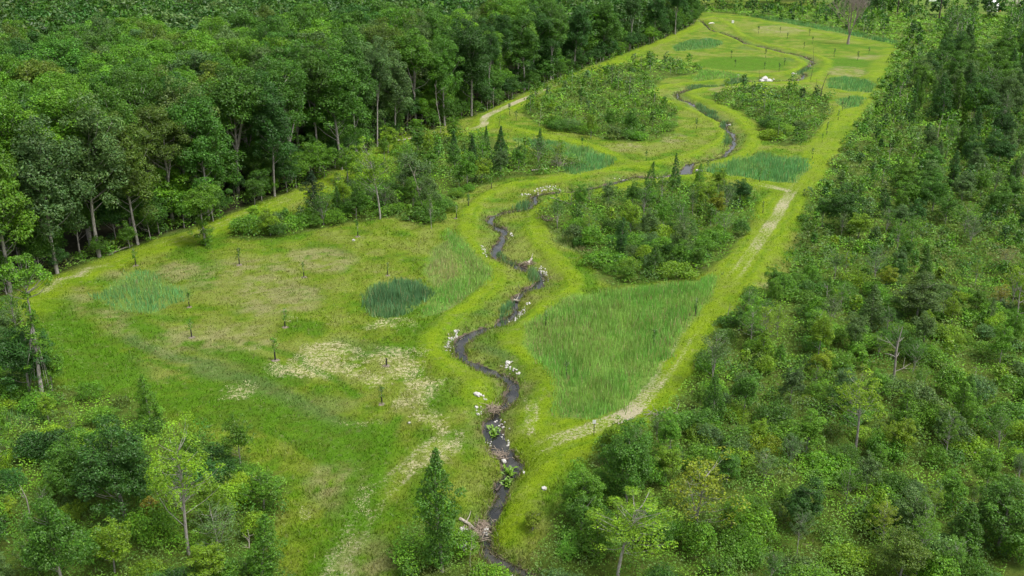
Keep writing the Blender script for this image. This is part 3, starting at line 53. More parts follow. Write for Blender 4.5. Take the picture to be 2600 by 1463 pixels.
 'saplings': [('sapling above the blue-green pool reeds, near the left track',-57.62, 142.43, 0.6),('dark-stemmed sapling with mulch ring below the tan grass slope',-41.74, 142.43, 1),('sapling right of the left pool reeds',-44.28, 125.56, 1.1),('tallest leafy sapling in the middle of the left meadow',-40.71, 114.94, 1.3),('sapling at the small straw spot in the left meadow',-29.56, 118.33, 0.8),('leafy sapling left of the big straw patch',-28.5, 107.91, 1.2),('dark bent sapling in the tan grass near the meadow centre',-30.86, 137.3, 0.3),('sapling in the straw below the meadow centre',-14.27, 96.63, 1),('bare dark stake between the two straw patches',-14.91, 106.3, 0),('sapling stake left of the dark reed stand, higher up the meadow',-18.52, 138.23, 0.3),('sapling with pale stones beside it near the left thicket',-25.78, 157.23, 0.7),('dark stake at the left edge of the big reed field', 6.31, 103.26, 0.2),('stake at the upper left corner of the big reed field', 4.43, 119.23, 0.4),('dark stake on the right side of the big reed field', 17.66, 112.36, 0.9),('short stake on the bank left of the pool cattails',-9.88, 168.57, 0.1),('thin brown sapling on the bank by the left middle thicket',-8.04, 175.56, 0.9),('dark stake where the big reed field meets the track', 24.54, 121.99, 0.3),('stake on the mown verge beside the stream bend thicket', 45.14, 170.67, 0.2),('tallest dark sapling in the far field', 127.16, 426.76, 0.8),('sapling under the far berm', 134.42, 457.05, 0.8),('sapling in the far field left of the tallest one', 122.58, 449.47, 0.8),('sapling in the far field near its left end', 124.5, 469.7, 0.8),('leftmost sapling of the far field below the berm', 113.63, 466.48, 0.8),('low sapling below the tallest one in the far field', 118.91, 409.87, 0.8),('pair-like leafy sapling right of the far field dead tree', 140.47, 395.38, 0.8),('sapling above the pale weed patch in the far field', 123.64, 385.14, 0.8),('sapling in the far mown cell, left part', 83.02, 379.66, 0.8),('sapling in the far mown cell, upper right part', 96.57, 381.83, 0.8),('sapling in the far mown cell beside the path', 98.86, 363.1, 0.8),('lowest sapling in the far mown cell', 93.05, 347.86, 0.8),('low sapling in the far mown cell near its lower edge', 79.71, 357.24, 0.8),('sapling in the far mown cell, lower middle', 89.19, 352.86, 0.8),('sapling at the left tip of the far mown cell', 66.87, 373.29, 0.8),('sapling right of the pale weed patch in the far field', 129.68, 375.81, 0.8),('topmost stake along the straight track', 95.01, 278.81, 0.25),('second stake from the top along the straight track', 90.76, 270.64, 0.25),('third stake from the top along the straight track', 85.55, 257.38, 0.25),('fourth stake from the top along the straight track', 77.03, 238.83, 0.25),('fifth stake from the top along the straight track', 73.21, 229.73, 0.25),('lowest stake along the straight track above the pond cell', 66.06, 212.94, 0.25),('brown-topped sapling inside the upper meander', 46.67, 247.26, 0.6),('sapling on the upper island edge', 58.12, 282.36, 0.6),('stake left of the feathery conifer', 29.39, 211.57, 0.6),('stake at the left corner of the pond cell', 40.8, 200.89, 0.6),('leafy light green sapling in the pond cell', 51.87, 194.52, 1.2),('leafy light green sapling below the pond cell', 49.8, 192.98, 1.2),('left sapling of the two beside the road bend',-0.63, 267.13, 0.5),('lower sapling of the two beside the road bend', 1.1, 258.5, 0.5),('brown sapling on the bank beneath the left middle thicket',-8.05, 175.36, 0.5),('leafy sapling on the bank near the reed wedge',-4.08, 188.79, 1.3),('grey sapling at the top edge of the reed wedge', 16.2, 224.94, 0.5),('bare stake above the stream bend thicket', 8.23, 176.65, 0.5),('thin stake near the stream bend thicket', 11.97, 179.82, 0.5)],
 'stones': [('arc of white riprap stones outside the sharp lower bend of the stream', [(-8.11, 113.24, 0.55),(-8.05, 112.89, 0.38),(-8.23, 111.17, 0.25),(-7.99, 115.16, 0.41),(-7.01, 117.77, 0.54),(-7.82, 113.17, 0.26),(-8.07, 113.79, 0.52),(-7.37, 117.3, 0.52),(-7.37, 115.96, 0.45),(-7.13, 116.39, 0.56),(-8.01, 112.22, 0.27),(-7.16, 116.95, 0.43),(-7.14, 117.37, 0.32),(-8.27, 112.46, 0.38),(-7.39, 113.43, 0.22),(-8.08, 112.81, 0.49),(-7.86, 115.5, 0.23),(-7.29, 116.62, 0.48),(-7.65, 111.65, 0.34),(-8.03, 114.29, 0.48),(-8.0, 112.5, 0.55),(-7.45, 117.47, 0.54),(-7.48, 115.53, 0.32),(-7.7, 115.95, 0.26),(-7.93, 113.27, 0.23),(-8.1, 111.33, 0.29),(-7.93, 113.67, 0.36),(-7.1, 117.29, 0.39),(-7.69, 112.64, 0.55),(-8.05, 113.56, 0.37),(-7.26, 116.64, 0.37),(-7.34, 110.7, 0.37),(-8.07, 114.36, 0.31),(-7.73, 115.47, 0.56),(-8.08, 111.32, 0.33),(-7.31, 117.64, 0.52),(-7.71, 115.08, 0.46),(-8.07, 113.19, 0.46),(-8.17, 116.14, 0.46),(-7.33, 115.87, 0.42),(-7.25, 117.5, 0.45),(-7.82, 114.48, 0.49),(-8.08, 115.28, 0.51),(-7.49, 115.15, 0.46),(-7.5, 111.37, 0.4),(-7.09, 116.19, 0.38),(-8.18, 112.81, 0.27),(-8.43, 112.46, 0.36)]),('diagonal row of white riprap stones on the bank opposite the cattails', [(0.93, 122.69, 0.47),(2.37, 127.69, 0.44),(1.64, 125.42, 0.22),(1.22, 124.0, 0.26),(1.62, 125.01, 0.22),(0.97, 124.19, 0.42),(1.74, 125.57, 0.35),(1.53, 125.28, 0.51),(1.76, 124.56, 0.24),(0.87, 123.77, 0.55),(0.03, 122.16, 0.44),(1.64, 124.77, 0.41),(0.44, 121.09, 0.34),(0.38, 121.52, 0.41),(1.12, 123.36, 0.53),(1.25, 124.55, 0.31),(-0.39, 121.51, 0.54),(0.89, 123.9, 0.39),(1.03, 124.9, 0.39),(1.49, 125.16, 0.43),(1.15, 124.5, 0.51),(2.06, 127.55, 0.54),(0.52, 122.34, 0.27),(-0.06, 121.31, 0.38),(0.5, 122.67, 0.25),(0.47, 122.56, 0.33),(1.32, 125.0, 0.34),(0.54, 122.31, 0.3),(1.7, 123.75, 0.4),(2.3, 127.32, 0.42),(0.49, 122.35, 0.54),(1.02, 124.73, 0.28),(1.64, 124.97, 0.51),(0.53, 122.72, 0.49),(0.39, 121.64, 0.41),(1.08, 123.89, 0.42),(0.61, 122.05, 0.5),(0.46, 122.04, 0.47),(0.45, 121.04, 0.23),(0.44, 122.16, 0.55),(0.81, 122.69, 0.54),(1.74, 126.2, 0.27),(0.99, 123.08, 0.35),(2.43, 127.18, 0.48),(0.47, 121.8, 0.32),(0.34, 123.21, 0.34),(2.11, 127.07, 0.44),(1.4, 123.55, 0.43)]),('curved row of grey-white riprap stones around the narrow neck pool', [(4.4, 141.21, 0.48),(5.11, 139.69, 0.34),(5.33, 138.42, 0.44),(4.11, 142.25, 0.25),(5.1, 139.56, 0.38),(4.77, 140.85, 0.47),(4.49, 143.11, 0.45),(5.07, 142.02, 0.45),(5.39, 137.78, 0.34),(4.35, 141.78, 0.33),(5.18, 140.87, 0.44),(4.64, 137.81, 0.39),(4.65, 138.79, 0.35),(4.38, 142.32, 0.22),(4.66, 137.1, 0.21),(5.23, 139.62, 0.36),(5.05, 140.0, 0.27),(4.39, 140.93, 0.26),(4.56, 141.49, 0.31),(4.47, 141.45, 0.54),(5.21, 140.43, 0.45),(5.06, 139.81, 0.45),(4.47, 140.7, 0.27),(4.65, 141.68, 0.24),(5.12, 140.32, 0.32),(4.83, 140.33, 0.47),(4.39, 142.3, 0.55),(4.43, 138.94, 0.21),(4.16, 142.22, 0.23),(5.35, 139.29, 0.33),(4.73, 142.56, 0.39),(5.33, 136.81, 0.23),(5.05, 140.47, 0.36),(4.79, 141.04, 0.56),(4.12, 141.77, 0.4),(4.12, 142.48, 0.4),(4.68, 136.52, 0.29),(3.69, 142.68, 0.41)]),('short row of white stones left of the small pool', [(-4.79, 150.86, 0.51),(-4.96, 151.63, 0.28),(-4.78, 152.78, 0.46),(-4.0, 148.5, 0.23),(-4.47, 152.01, 0.4),(-4.37, 152.02, 0.22),(-4.73, 152.37, 0.23),(-4.66, 151.12, 0.39),(-4.03, 147.67, 0.4),(-4.39, 150.41, 0.52),(-4.15, 148.8, 0.48),(-4.5, 151.1, 0.26),(-4.71, 151.65, 0.22),(-4.09, 148.72, 0.22),(-4.98, 152.92, 0.52),(-4.27, 149.86, 0.32),(-4.33, 151.39, 0.48),(-3.9, 149.1, 0.26),(-4.58, 149.22, 0.47),(-4.93, 153.09, 0.36)]),('small pair of white stones right of the stream above the small pool', [(-0.25, 159.58, 0.71),(0.33, 159.2, 0.32),(0.01, 158.69, 0.73),(-0.13, 160.19, 0.69),(0.1, 159.7, 0.37)]),('ragged row of white stones on the bank of the upper riprap bend', [(6.12, 189.66, 0.39),(4.98, 188.77, 0.67),(7.84, 188.87, 0.34),(7.96, 189.3, 0.35),(2.84, 183.84, 0.37),(7.53, 190.14, 0.68),(7.09, 188.77, 0.28),(6.11, 188.67, 0.46),(5.07, 187.09, 0.45),(5.96, 188.07, 0.73),(8.67, 189.02, 0.59),(6.66, 188.47, 0.55),(6.82, 189.37, 0.31),(2.58, 185.3, 0.63),(6.99, 190.63, 0.4),(8.15, 189.93, 0.59),(9.51, 188.24, 0.67),(7.25, 189.42, 0.52),(8.6, 190.34, 0.53),(5.84, 187.76, 0.36),(7.98, 188.69, 0.56),(5.87, 188.17, 0.53),(6.66, 190.3, 0.37),(4.46, 187.59, 0.69),(2.92, 184.93, 0.38),(1.97, 184.16, 0.69),(7.0, 189.86, 0.52),(8.44, 189.33, 0.56),(9.01, 188.77, 0.33),(6.39, 188.82, 0.36),(6.33, 188.52, 0.62),(1.88, 184.62, 0.72),(5.08, 186.44, 0.71),(3.57, 185.25, 0.5),(3.17, 185.18, 0.32),(3.22, 185.25, 0.63),(7.87, 188.81, 0.61),(9.37, 188.67, 0.73),(3.23, 185.04, 0.37),(4.44, 187.76, 0.62),(2.45, 185.1, 0.45),(2.78, 184.8, 0.59),(7.46, 188.47, 0.31),(7.56, 189.22, 0.33),(5.64, 189.23, 0.7),(5.09, 188.21, 0.6)]),('few white stones on the bank below the reed wedge tip', [(22.77, 197.69, 0.47),(23.0, 197.87, 0.51),(22.34, 197.36, 0.44),(21.11, 197.56, 0.58),(22.75, 197.52, 0.48),(23.77, 197.88, 0.48),(22.16, 197.79, 0.5)]),('pale stones around the wide pool beside the feathery conifer', [(31.88, 200.02, 0.8),(31.23, 199.94, 0.44),(32.91, 200.07, 0.33),(31.33, 199.49, 0.6),(32.57, 199.99, 0.32),(30.25, 199.5, 0.75),(33.0, 200.14, 0.81),(32.6, 200.11, 0.7),(32.6, 199.69, 0.41),(31.28, 200.36, 0.45),(32.3, 200.3, 0.53),(29.71, 200.49, 0.75),(31.44, 200.0, 0.79),(32.09, 200.26, 0.77)]),('small heap of stones on the bank outside the straight run', [(0.74, 104.83, 0.39),(-0.21, 106.44, 0.52),(-1.25, 106.95, 0.49),(0.03, 107.53, 0.37),(-0.59, 106.6, 0.59),(-0.49, 106.73, 0.43),(0.53, 105.76, 0.49),(-0.38, 107.04, 0.42),(0.14, 105.74, 0.42),(-0.64, 107.54, 0.23),(-0.68, 106.86, 0.58),(-0.68, 106.43, 0.58),(0.83, 104.72, 0.29),(0.85, 104.98, 0.51),(-0.6, 106.64, 0.34),(0.13, 105.88, 0.36),(-0.25, 106.14, 0.4),(-0.11, 107.44, 0.28),(0.54, 104.97, 0.52),(0.22, 106.09, 0.46),(-0.3, 106.3, 0.33),(-0.25, 105.27, 0.29)]),('white boulders on the bank above the widest straight pool', [(-3.18, 98.24, 0.49),(-3.44, 98.47, 0.46),(-3.34, 94.93, 0.3),(-3.85, 95.27, 0.34),(-3.6, 94.62, 0.54),(-3.42, 98.31, 0.53),(-3.68, 94.67, 0.52),(-3.35, 95.23, 0.36),(-2.85, 97.74, 0.47),(-3.81, 94.76, 0.34),(-3.12, 97.81, 0.29),(-3.02, 97.67, 0.51),(-3.41, 96.1, 0.46),(-3.84, 95.83, 0.64)]),('scatter of stones on the bank beside the in-stream plant', [(-1.26, 93.82, 0.32),(-0.53, 88.72, 0.29),(-0.24, 89.24, 0.2),(-1.3, 93.18, 0.25),(-0.99, 90.1, 0.2),(-0.4, 89.56, 0.35),(-0.34, 89.07, 0.45),(-1.2, 91.9, 0.25),(-1.01, 92.13, 0.19),(-0.82, 90.07, 0.19),(-0.77, 93.08, 0.4),(-0.33, 88.85, 0.29),(-0.78, 93.07, 0.25),(-1.82, 93.77, 0.44),(-0.64, 91.96, 0.2),(-0.28, 91.59, 0.33),(-0.99, 92.16, 0.45),(-0.89, 92.19, 0.44),(-1.3, 91.81, 0.26),(-0.43, 89.25, 0.19),(-0.42, 88.69, 0.44),(-0.94, 90.97, 0.39),(-1.37, 92.91, 0.34),(-1.15, 93.96, 0.38),(-1.2, 93.84, 0.22),(-1.63, 94.03, 0.42),(-1.22, 93.34, 0.34),(-1.05, 92.92, 0.38),(-1.26, 93.51, 0.34),(-1.06, 90.48, 0.44),(-1.23, 93.09, 0.21),(-1.47, 92.29, 0.21),(-0.57, 89.97, 0.17),(-0.35, 89.02, 0.36)]),('few stones on the near bank of the widest pool', [(-2.28, 89.05, 0.28),(-2.66, 89.0, 0.37),(-2.2, 89.14, 0.18),(-2.28, 88.57, 0.19),(-2.5, 89.21, 0.24),(-2.19, 88.66, 0.43),(-2.59, 89.28, 0.25),(-2.19, 89.47, 0.36),(-2.56, 88.99, 0.27),(-2.53, 89.2, 0.41)]),('pile of white riprap stones left of the stream mouth', [(-4.29, 72.54, 0.25),(-4.49, 73.14, 0.28),(-3.93, 70.31, 0.41),(-4.29, 72.99, 0.42),(-3.9, 72.85, 0.48),(-3.86, 72.26, 0.51),(-4.7, 71.21, 0.27),(-4.37, 70.24, 0.31),(-4.44, 72.71, 0.38),(-4.53, 71.45, 0.41),(-4.27, 72.86, 0.51),(-3.94, 73.25, 0.6),(-3.91, 71.5, 0.49),(-4.05, 73.3, 0.51),(-4.29, 70.63, 0.36),(-4.5, 72.53, 0.54),(-4.56, 71.95, 0.57),(-4.37, 70.26, 0.47),(-4.37, 70.45, 0.34),(-4.31, 70.3, 0.23),(-3.86, 71.16, 0.6),(-4.68, 70.48, 0.23),(-3.94, 71.74, 0.55),(-4.28, 73.44, 0.47),(-4.18, 70.56, 0.4),(-4.29, 73.07, 0.32),(-4.45, 73.04, 0.25),(-4.18, 70.75, 0.49),(-4.12, 70.26, 0.52),(-4.33, 71.13, 0.57),(-3.92, 71.09, 0.5),(-4.64, 71.9, 0.26),(-4.08, 70.06, 0.43),(-4.26, 71.61, 0.29),(-4.47, 71.63, 0.25),(-4.03, 70.84, 0.34),(-4.67, 71.07, 0.6),(-4.45, 70.27, 0.37),(-4.4, 70.7, 0.5),(-4.27, 70.28, 0.57),(-4.41, 72.54, 0.41),(-4.52, 71.0, 0.33),(-3.87, 71.83, 0.37),(-4.22, 73.16, 0.46),(-4.28, 72.43, 0.47),(-4.33, 71.54, 0.28),(-4.29, 73.28, 0.35),(-4.37, 72.22, 0.46),(-4.58, 71.62, 0.52),(-4.09, 71.0, 0.49),(-4.59, 71.18, 0.51),(-4.21, 73.19, 0.57),(-4.09, 73.16, 0.3),(-4.25, 71.13, 0.48),(-4.37, 72.92, 0.61),(-3.98, 71.66, 0.34),(-4.58, 71.48, 0.6),(-4.33, 70.88, 0.48),(-4.29, 72.26, 0.41),(-3.88, 72.44, 0.32),(-4.23, 72.14, 0.43),(-4.44, 71.2, 0.47),(-4.47, 71.93, 0.24),(-3.91, 70.75, 0.41),(-4.43, 70.85, 0.25),(-4.49, 70.55, 0.33),(-4.7, 70.58, 0.52),(-4.44, 73.17, 0.57),(-3.97, 72.72, 0.59),(-4.16, 71.38, 0.46),(-4.49, 71.66, 0.27),(-4.68, 70.85, 0.37),(-4.12, 71.14, 0.38),(-4.42, 72.34, 0.57),(-3.91, 71.04, 0.29),(-4.44, 70.78, 0.31),(-4.05, 72.15, 0.34),(-3.97, 70.69, 0.6),(-4.64, 72.18, 0.51),(-3.97, 71.78, 0.58),(-4.08, 72.56, 0.26),(-4.57, 71.69, 0.45),(-4.39, 71.73, 0.44),(-3.86, 71.06, 0.45),(-4.11, 72.42, 0.35),(-4.47, 71.71, 0.47),(-4.07, 70.42, 0.41),(-4.16, 70.65, 0.27),(-4.23, 71.03, 0.24),(-4.48, 70.52, 0.39),(-4.39, 72.58, 0.48),(-4.75, 70.78, 0.34),(-3.79, 71.6, 0.33),(-4.25, 71.77, 0.29),(-4.04, 72.68, 0.42)]),('pale cobbles lying in the water at the stream mouth', [(-2.27, 74.05, 0.49),(-2.22, 73.12, 0.34),(-2.19, 73.48, 0.4),(-2.38, 73.85, 0.38),(-2.19, 74.24, 0.41),(-2.16, 73.96, 0.25),(-2.22, 73.85, 0.2),(-2.13, 73.35, 0.34),(-2.28, 73.98, 0.43),(-2.33, 73.79, 0.5),(-2.41, 73.97, 0.49),(-2.2, 73.75, 0.44),(-2.07, 73.25, 0.34),(-2.22, 73.95, 0.49),(-2.1, 74.12, 0.2),(-2.4, 74.05, 0.35),(-2.19, 73.88, 0.46),(-2.16, 74.3, 0.34),(-2.3, 73.9, 0.36),(-2.41, 73.7, 0.19),(-2.44, 73.44, 0.44),(-2.46, 73.91, 0.36)]),('pale stones at the bottom edge below the stream mouth', [(-0.45, 66.8, 0.32),(-0.3, 66.88, 0.28),(-0.37, 66.29, 0.36),(-0.56, 67.24, 0.41),(-0.71, 66.9, 0.28),(-0.06, 66.96, 0.52),(-0.21, 66.69, 0.59),(-0.34, 66.78, 0.23),(-0.07, 66.87, 0.51),(-0.05, 66.8, 0.4),(-0.1, 66.69, 0.6),(-0.39, 66.94, 0.39),(-0.57, 66.91, 0.59),(-0.54, 67.26, 0.32),(-0.26, 66.98, 0.61),(-0.7, 66.77, 0.48)]),('long white limestone slab group by the far meander', [(84.51, 327.78, 1.08),(81.98, 326.48, 1.47),(83.57, 327.08, 1.33),(84.37, 326.95, 2.15),(84.81, 327.38, 1.94),(86.65, 329.34, 0.93),(84.02, 330.24, 1.76),(82.91, 327.08, 0.95),(84.52, 326.8, 1.53),(84.36, 329.97, 1.06),(84.32, 330.5, 1.3),(86.64, 329.67, 0.96),(83.27, 329.29, 2.24),(83.62, 327.66, 1.11),(82.99, 328.56, 1.42),(83.21, 328.01, 2.3)]),('white stones below the far meander loop', [(93.65, 329.62, 0.42),(94.86, 329.53, 0.9),(93.21, 328.34, 0.89),(95.3, 337.12, 0.48),(97.5, 342.15, 0.64),(95.17, 338.2, 0.73),(97.06, 340.69, 0.43)])],
 'boulders': [('round white boulder topping the stone heap outside the straight run',-0.46, 107.42, 0.95),('large white boulder on the bank above the widest pool',-3.85, 98.23, 1.0),('pale boulder at the brush dam on the stream',-0.81, 85.5, 0.8),('single white stone on the grass right of the lower stream plants', 1.14, 82.89, 0.5),('single grey stone at the grass edge of the right thicket', 2.98, 79.07, 0.6),('white boulder in front of the upper island', 78.21, 312.64, 1.2),('white boulder left of the far meander loop', 96.48, 342.27, 1.4),('white stone on the path left of the white slab', 76.52, 337.03, 1.2),('white stone in the far reed patch', 85.15, 442.13, 1.3),('pale rounded boulder at the corner of the pond cell', 39.46, 203.22, 1.5),('white stone near the sapling below the left middle thicket',-26.15, 154.84, 0.7),('white stone on the far upper bend bank', 56.39, 253.87, 1.0),('small white stone on the straw below the meadow',-10.82, 92.2, 0.4)],
 'logs': [('pale cut log lying on the bank above the narrow neck pool', 2.44, 144.3, 3.2, 146.22, 0.2),('pale plank-like log across the stream above the cattails', 0.25, 129.41, 1.13, 128.99, 0.16),('thin fallen dead branch on the verge above the stream bend thicket', 7.29, 180.89, 13.94, 175.02, 0.07),('long fallen pale trunk along the forest margin by the left track',-63.55, 147.02,-61.57, 151.95, 0.12),('fallen pale log lying along the track end', 11.1, 91.41, 12.85, 92.69, 0.09),('fallen log below the reed wedge shrubs', 4.18, 202.55, 7.44, 204.02, 0.16),('fallen trunk beside the left track near the forest edge',-27.6, 234.2,-24.09, 236.03, 0.16),('fallen pale pole in the right thicket near the frame edge', 44.85, 85.81, 47.05, 86.44, 0.09),('short pale fallen branch in the right thicket near the frame edge', 47.48, 89.85, 48.08, 89.35, 0.09),('dark wet log lying along the stream at the plant clumps',-1.52, 80.05,-1.03, 81.11, 0.1),('pale flat log across the riprap pile corner',-4.61, 74.46,-2.95, 73.46, 0.14)],
 'water_plants': [('bright green broad-leaved plant clump standing in the widest pool',-1.87, 91.56, 0.85),('bright green plant clump in the stream below the brush dam',-0.31, 83.41, 0.8),('lower bright green plant clump in the stream',-0.43, 81.7, 0.75)],
 'brush': [('brown brush dam across the stream above the widest pool',-2.28, 96.13, 1.3, 0.5),('brown dead-grass brush below the widest pool',-1.49, 86.47, 1.4, 0.6),('brown sticks piled over the riprap at the stream mouth',-3.53, 72.71, 1.5, 0.5),('grey brush pile at the reed wedge shrubs', 10.38, 208.01, 2.6, 1.4),('grey-brown brush pile at the track end', 16.07, 92.99, 1.8, 0.8),('brown brush beside the neck pool', 2.44, 144.43, 1.2, 0.4),('dead brown brush on the edge of the stream bend thicket', 6.09, 167.49, 1.6, 0.8),('bare twig brush leaning over the stream mouth',-2.64, 74.22, 1.0, 0.7)],
 'sign': (8.39,89.18),
 'poles': [('utility pole at the far edge, left of the two conifers', 211.35, 558.76),('utility pole between the conifers and the top right wood', 222.43, 529.46),('utility pole beside the white heap at the top right corner', 282.82, 589.34)],
 'dead_tree': (142.13,426.49,25.07),
 'heap': (274.14,581.4),
 'blue': (267.36,639.45),
 'slab': (270.88,653.91),
 'box': (112.1,515.51),
 'white_log': (99.99,508.99),
 'gravel_far': [(298.09,614.49),(315.53,646.6),(327.33,666.45),(358.51,698.56),(323.18,627.87),(309.73,623.35)],
 'slab_far': 0,
}

rng = np.random.default_rng(11)
rnd = random.Random(11)

# ------------------------------------------------------------------ helpers
_TAB = np.random.default_rng(3).random((64, 64))
def vnoise(x, y, scale, seed=0):
    u = np.asarray(x, float)/scale + seed*17.37; v = np.asarray(y, float)/scale + seed*9.71
    i = np.floor(u).astype(int); j = np.floor(v).astype(int); a = u-i; b = v-j
    a = a*a*(3-2*a); b = b*b*(3-2*b)
    T = lambda p, q: _TAB[p % 64, q % 64]
    return (T(i, j)*(1-a)+T(i+1, j)*a)*(1-b) + (T(i, j+1)*(1-a)+T(i+1, j+1)*a)*b
def fbm(x, y, scale, seed=0, n=4):
    s, w, t = 0, 1.0, 0
    for k in range(n):
        s = s + w*vnoise(x, y, scale/2**k, seed+k*3); t += w; w *= .55
    return s/t
def sstep(a, b, v):
    t = np.clip((v-a)/(b-a), 0, 1); return t*t*(3-2*t)
def poly_sd(x, y, poly, reach):
    """signed distance to a polygon (negative inside); points farther than reach from its box stay at +reach"""
    P = np.array([p[:2] for p in poly]); out = np.full(x.shape, float(reach))
    near = (x > P[:, 0].min()-reach) & (x < P[:, 0].max()+reach) & (y > P[:, 1].min()-reach) & (y < P[:, 1].max()+reach)
    if not near.any(): return out
    px, py = x[near], y[near]; d2 = np.full(px.shape, 1e12); ins = np.zeros(px.shape, bool)
    for k in range(len(P)):
        (ax, ay), (bx, by) = P[k-1], P[k]
        ex, ey = bx-ax, by-ay; L2 = ex*ex+ey*ey+1e-9
        t = np.clip(((px-ax)*ex+(py-ay)*ey)/L2, 0, 1)
        d2 = np.minimum(d2, (px-ax-t*ex)**2+(py-ay-t*ey)**2)
        c = ((ay > py) != (by > py)); ins ^= c & (px < ex*(py-ay)/(ey if abs(ey) > 1e-9 else 1e-9)+ax)
    d = np.sqrt(d2); out[near] = np.where(ins, -d, np.minimum(d, reach)); return out
def line_d(x, y, pts, reach):
    """distance to a polyline, the signed side offset, and the value carried along it"""
    out = np.full(x.shape, float(reach)); val = np.zeros(x.shape)
    for a, b in zip(pts[:-1], pts[1:]):
        m = (x > min(a[0], b[0])-reach) & (x < max(a[0], b[0])+reach) & (y > min(a[1], b[1])-reach) & (y < max(a[1], b[1])+reach)
        if not m.any(): continue
        px, py = x[m], y[m]; ex, ey = b[0]-a[0], b[1]-a[1]; L2 = ex*ex+ey*ey+1e-9
        t = np.clip(((px-a[0])*ex+(py-a[1])*ey)/L2, 0, 1)
        d = np.hypot(px-a[0]-t*ex, py-a[1]-t*ey)
        v = a[2]+(b[2]-a[2])*t if len(a) > 2 else np.zeros(px.shape)
        o, w = out[m], val[m]; c = d < o
        o[c] = d[c]; w[c] = v[c]; out[m] = o; val[m] = w
    return out, val
def smooth_line(pts, n=6):
    """Catmull-Rom through the measured points"""
    p = [np.array(q, float) for q in pts]; p = [2*p[0]-p[1]]+p+[2*p[-1]-p[-2]]; out = []
    for k in range(1, len(p)-2):
        a, b, c, d = p[k-1:k+3]
        for i in range(n):
            t = i/n
            out.append(.5*((2*b)+(c-a)*t+(2*a-5*b+4*c-d)*t*t+(-a+3*b-3*c+d)*t**3))
    out.append(p[-2]); return [tuple(q) for q in out]

def mesh_np(name, V, F, mats, col=None, mat_idx=None, smooth=False, attrs=None):
    me = bpy.data.meshes.new(name); V = np.asarray(V, np.float32); F = np.asarray(F, np.int32); k = F.shape[1]
    me.vertices.add(len(V)); me.vertices.foreach_set('co', V.ravel())
    me.loops.add(F.size); me.loops.foreach_set('vertex_index', F.ravel())
    me.polygons.add(len(F)); me.polygons.foreach_set('loop_start', np.arange(0, F.size, k, dtype=np.int32))
    if mat_idx is not None: me.polygons.foreach_set('material_index', np.asarray(mat_idx, np.int32))
    me.polygons.foreach_set('use_smooth', np.full(len(F), smooth))
    for nm, c in ([('col', col)] if col is not None else []) + list((attrs or {}).items()):
        c = np.asarray(c, np.float32)
        if c.shape[1] == 3: c = np.hstack([c, np.ones((len(c), 1), np.float32)])
        me.attributes.new(nm, 'FLOAT_COLOR', 'POINT').data.foreach_set('color', c.ravel())
    for m in (mats if isinstance(mats, (list, tuple)) else [mats]): me.materials.append(m)
    me.update(calc_edges=True); return me
def obj(name, me, parent=None, loc=(0, 0, 0), rz=0.0, sc=(1, 1, 1)):
    o = bpy.data.objects.new(name, me); COL.objects.link(o)
    o.location = loc; o.rotation_euler = (0, 0, rz); o.scale = sc
    if parent is not None: o.parent = parent
    return o
def tag(o, label, cat, group=None, kind=None):
    o['label'] = label; o['category'] = cat
    if group: o['group'] = group
    if kind: o['kind'] = kind
    return o

class Geo:
    """collects quads with a colour per vertex"""
    def __init__(s): s.V = []; s.F = []; s.C = []; s.n = 0
    def add(s, V, F, c=(1, 1, 1)):
        V = np.asarray(V, float); s.V.append(V); s.F.append(np.asarray(F)+s.n)
        c = np.asarray(c, float); s.C.append(np.tile(c, (len(V), 1)) if c.ndim == 1 else c); s.n += len(V)
    def tube(s, pts, rad, sides=5, c=(1, 1, 1)):
        P = np.array(pts, float); n = len(P); r = np.interp(np.linspace(0, 1, n), np.linspace(0, 1, len(rad)), rad)
        T = np.gradient(P, axis=0); T /= np.linalg.norm(T, axis=1)[:, None]+1e-9
        ref = np.array((1., 0, 0)) if abs(T[0][0]) < .8 else np.array((0, 1., 0))
        A = np.cross(T, ref); A /= np.linalg.norm(A, axis=1)[:, None]+1e-9; B = np.cross(T, A)
        an = np.arange(sides)*2*math.pi/sides
        V = P[:, None]+r[:, None, None]*(np.cos(an)[None, :, None]*A[:, None]+np.sin(an)[None, :, None]*B[:, None])
        F = [[i*sides+k, i*sides+(k+1) % sides, (i+1)*sides+(k+1) % sides, (i+1)*sides+k] for i in range(n-1) for k in range(sides)]
        V = V.reshape(-1, 3)
        if sides == 4: F.append([(n-1)*4+k for k in range(4)])
        s.add(V, F, c)
    def mesh(s, name, mat, smooth=True): return mesh_np(name, np.vstack(s.V), np.vstack(s.F), mat, np.vstack(s.C), smooth=smooth)

def leaf_quads(P, N, size, g, asp=.62):
    """rhombic leaf sprays: one quad each, centre P, facing N"""
    n = len(P); N = N/(np.linalg.norm(N, axis=1)[:, None]+1e-9)
    r = g.normal(size=(n, 3)); A = np.cross(N, r); A /= np.linalg.norm(A, axis=1)[:, None]+1e-9; B = np.cross(N, A)
    size = np.broadcast_to(size, (n,))[:, None]; fold = N*size*.22
    V = np.stack([P+A*size*.5, P+B*size*.5*asp-fold*.6, P-A*size*.5, P-B*size*.5*asp-fold*.6], 1).reshape(-1, 3)
    return V, np.arange(4*n).reshape(n, 4)
def leaf_col(n, g, spread=.28, warm=.08, base=1.0):
    v = base*np.exp(g.normal(0, spread, n)); w = g.normal(0, warm, n)
    return np.stack([v*(1+w), v*(1+w*.25), v*(1-w*.6)], 1)

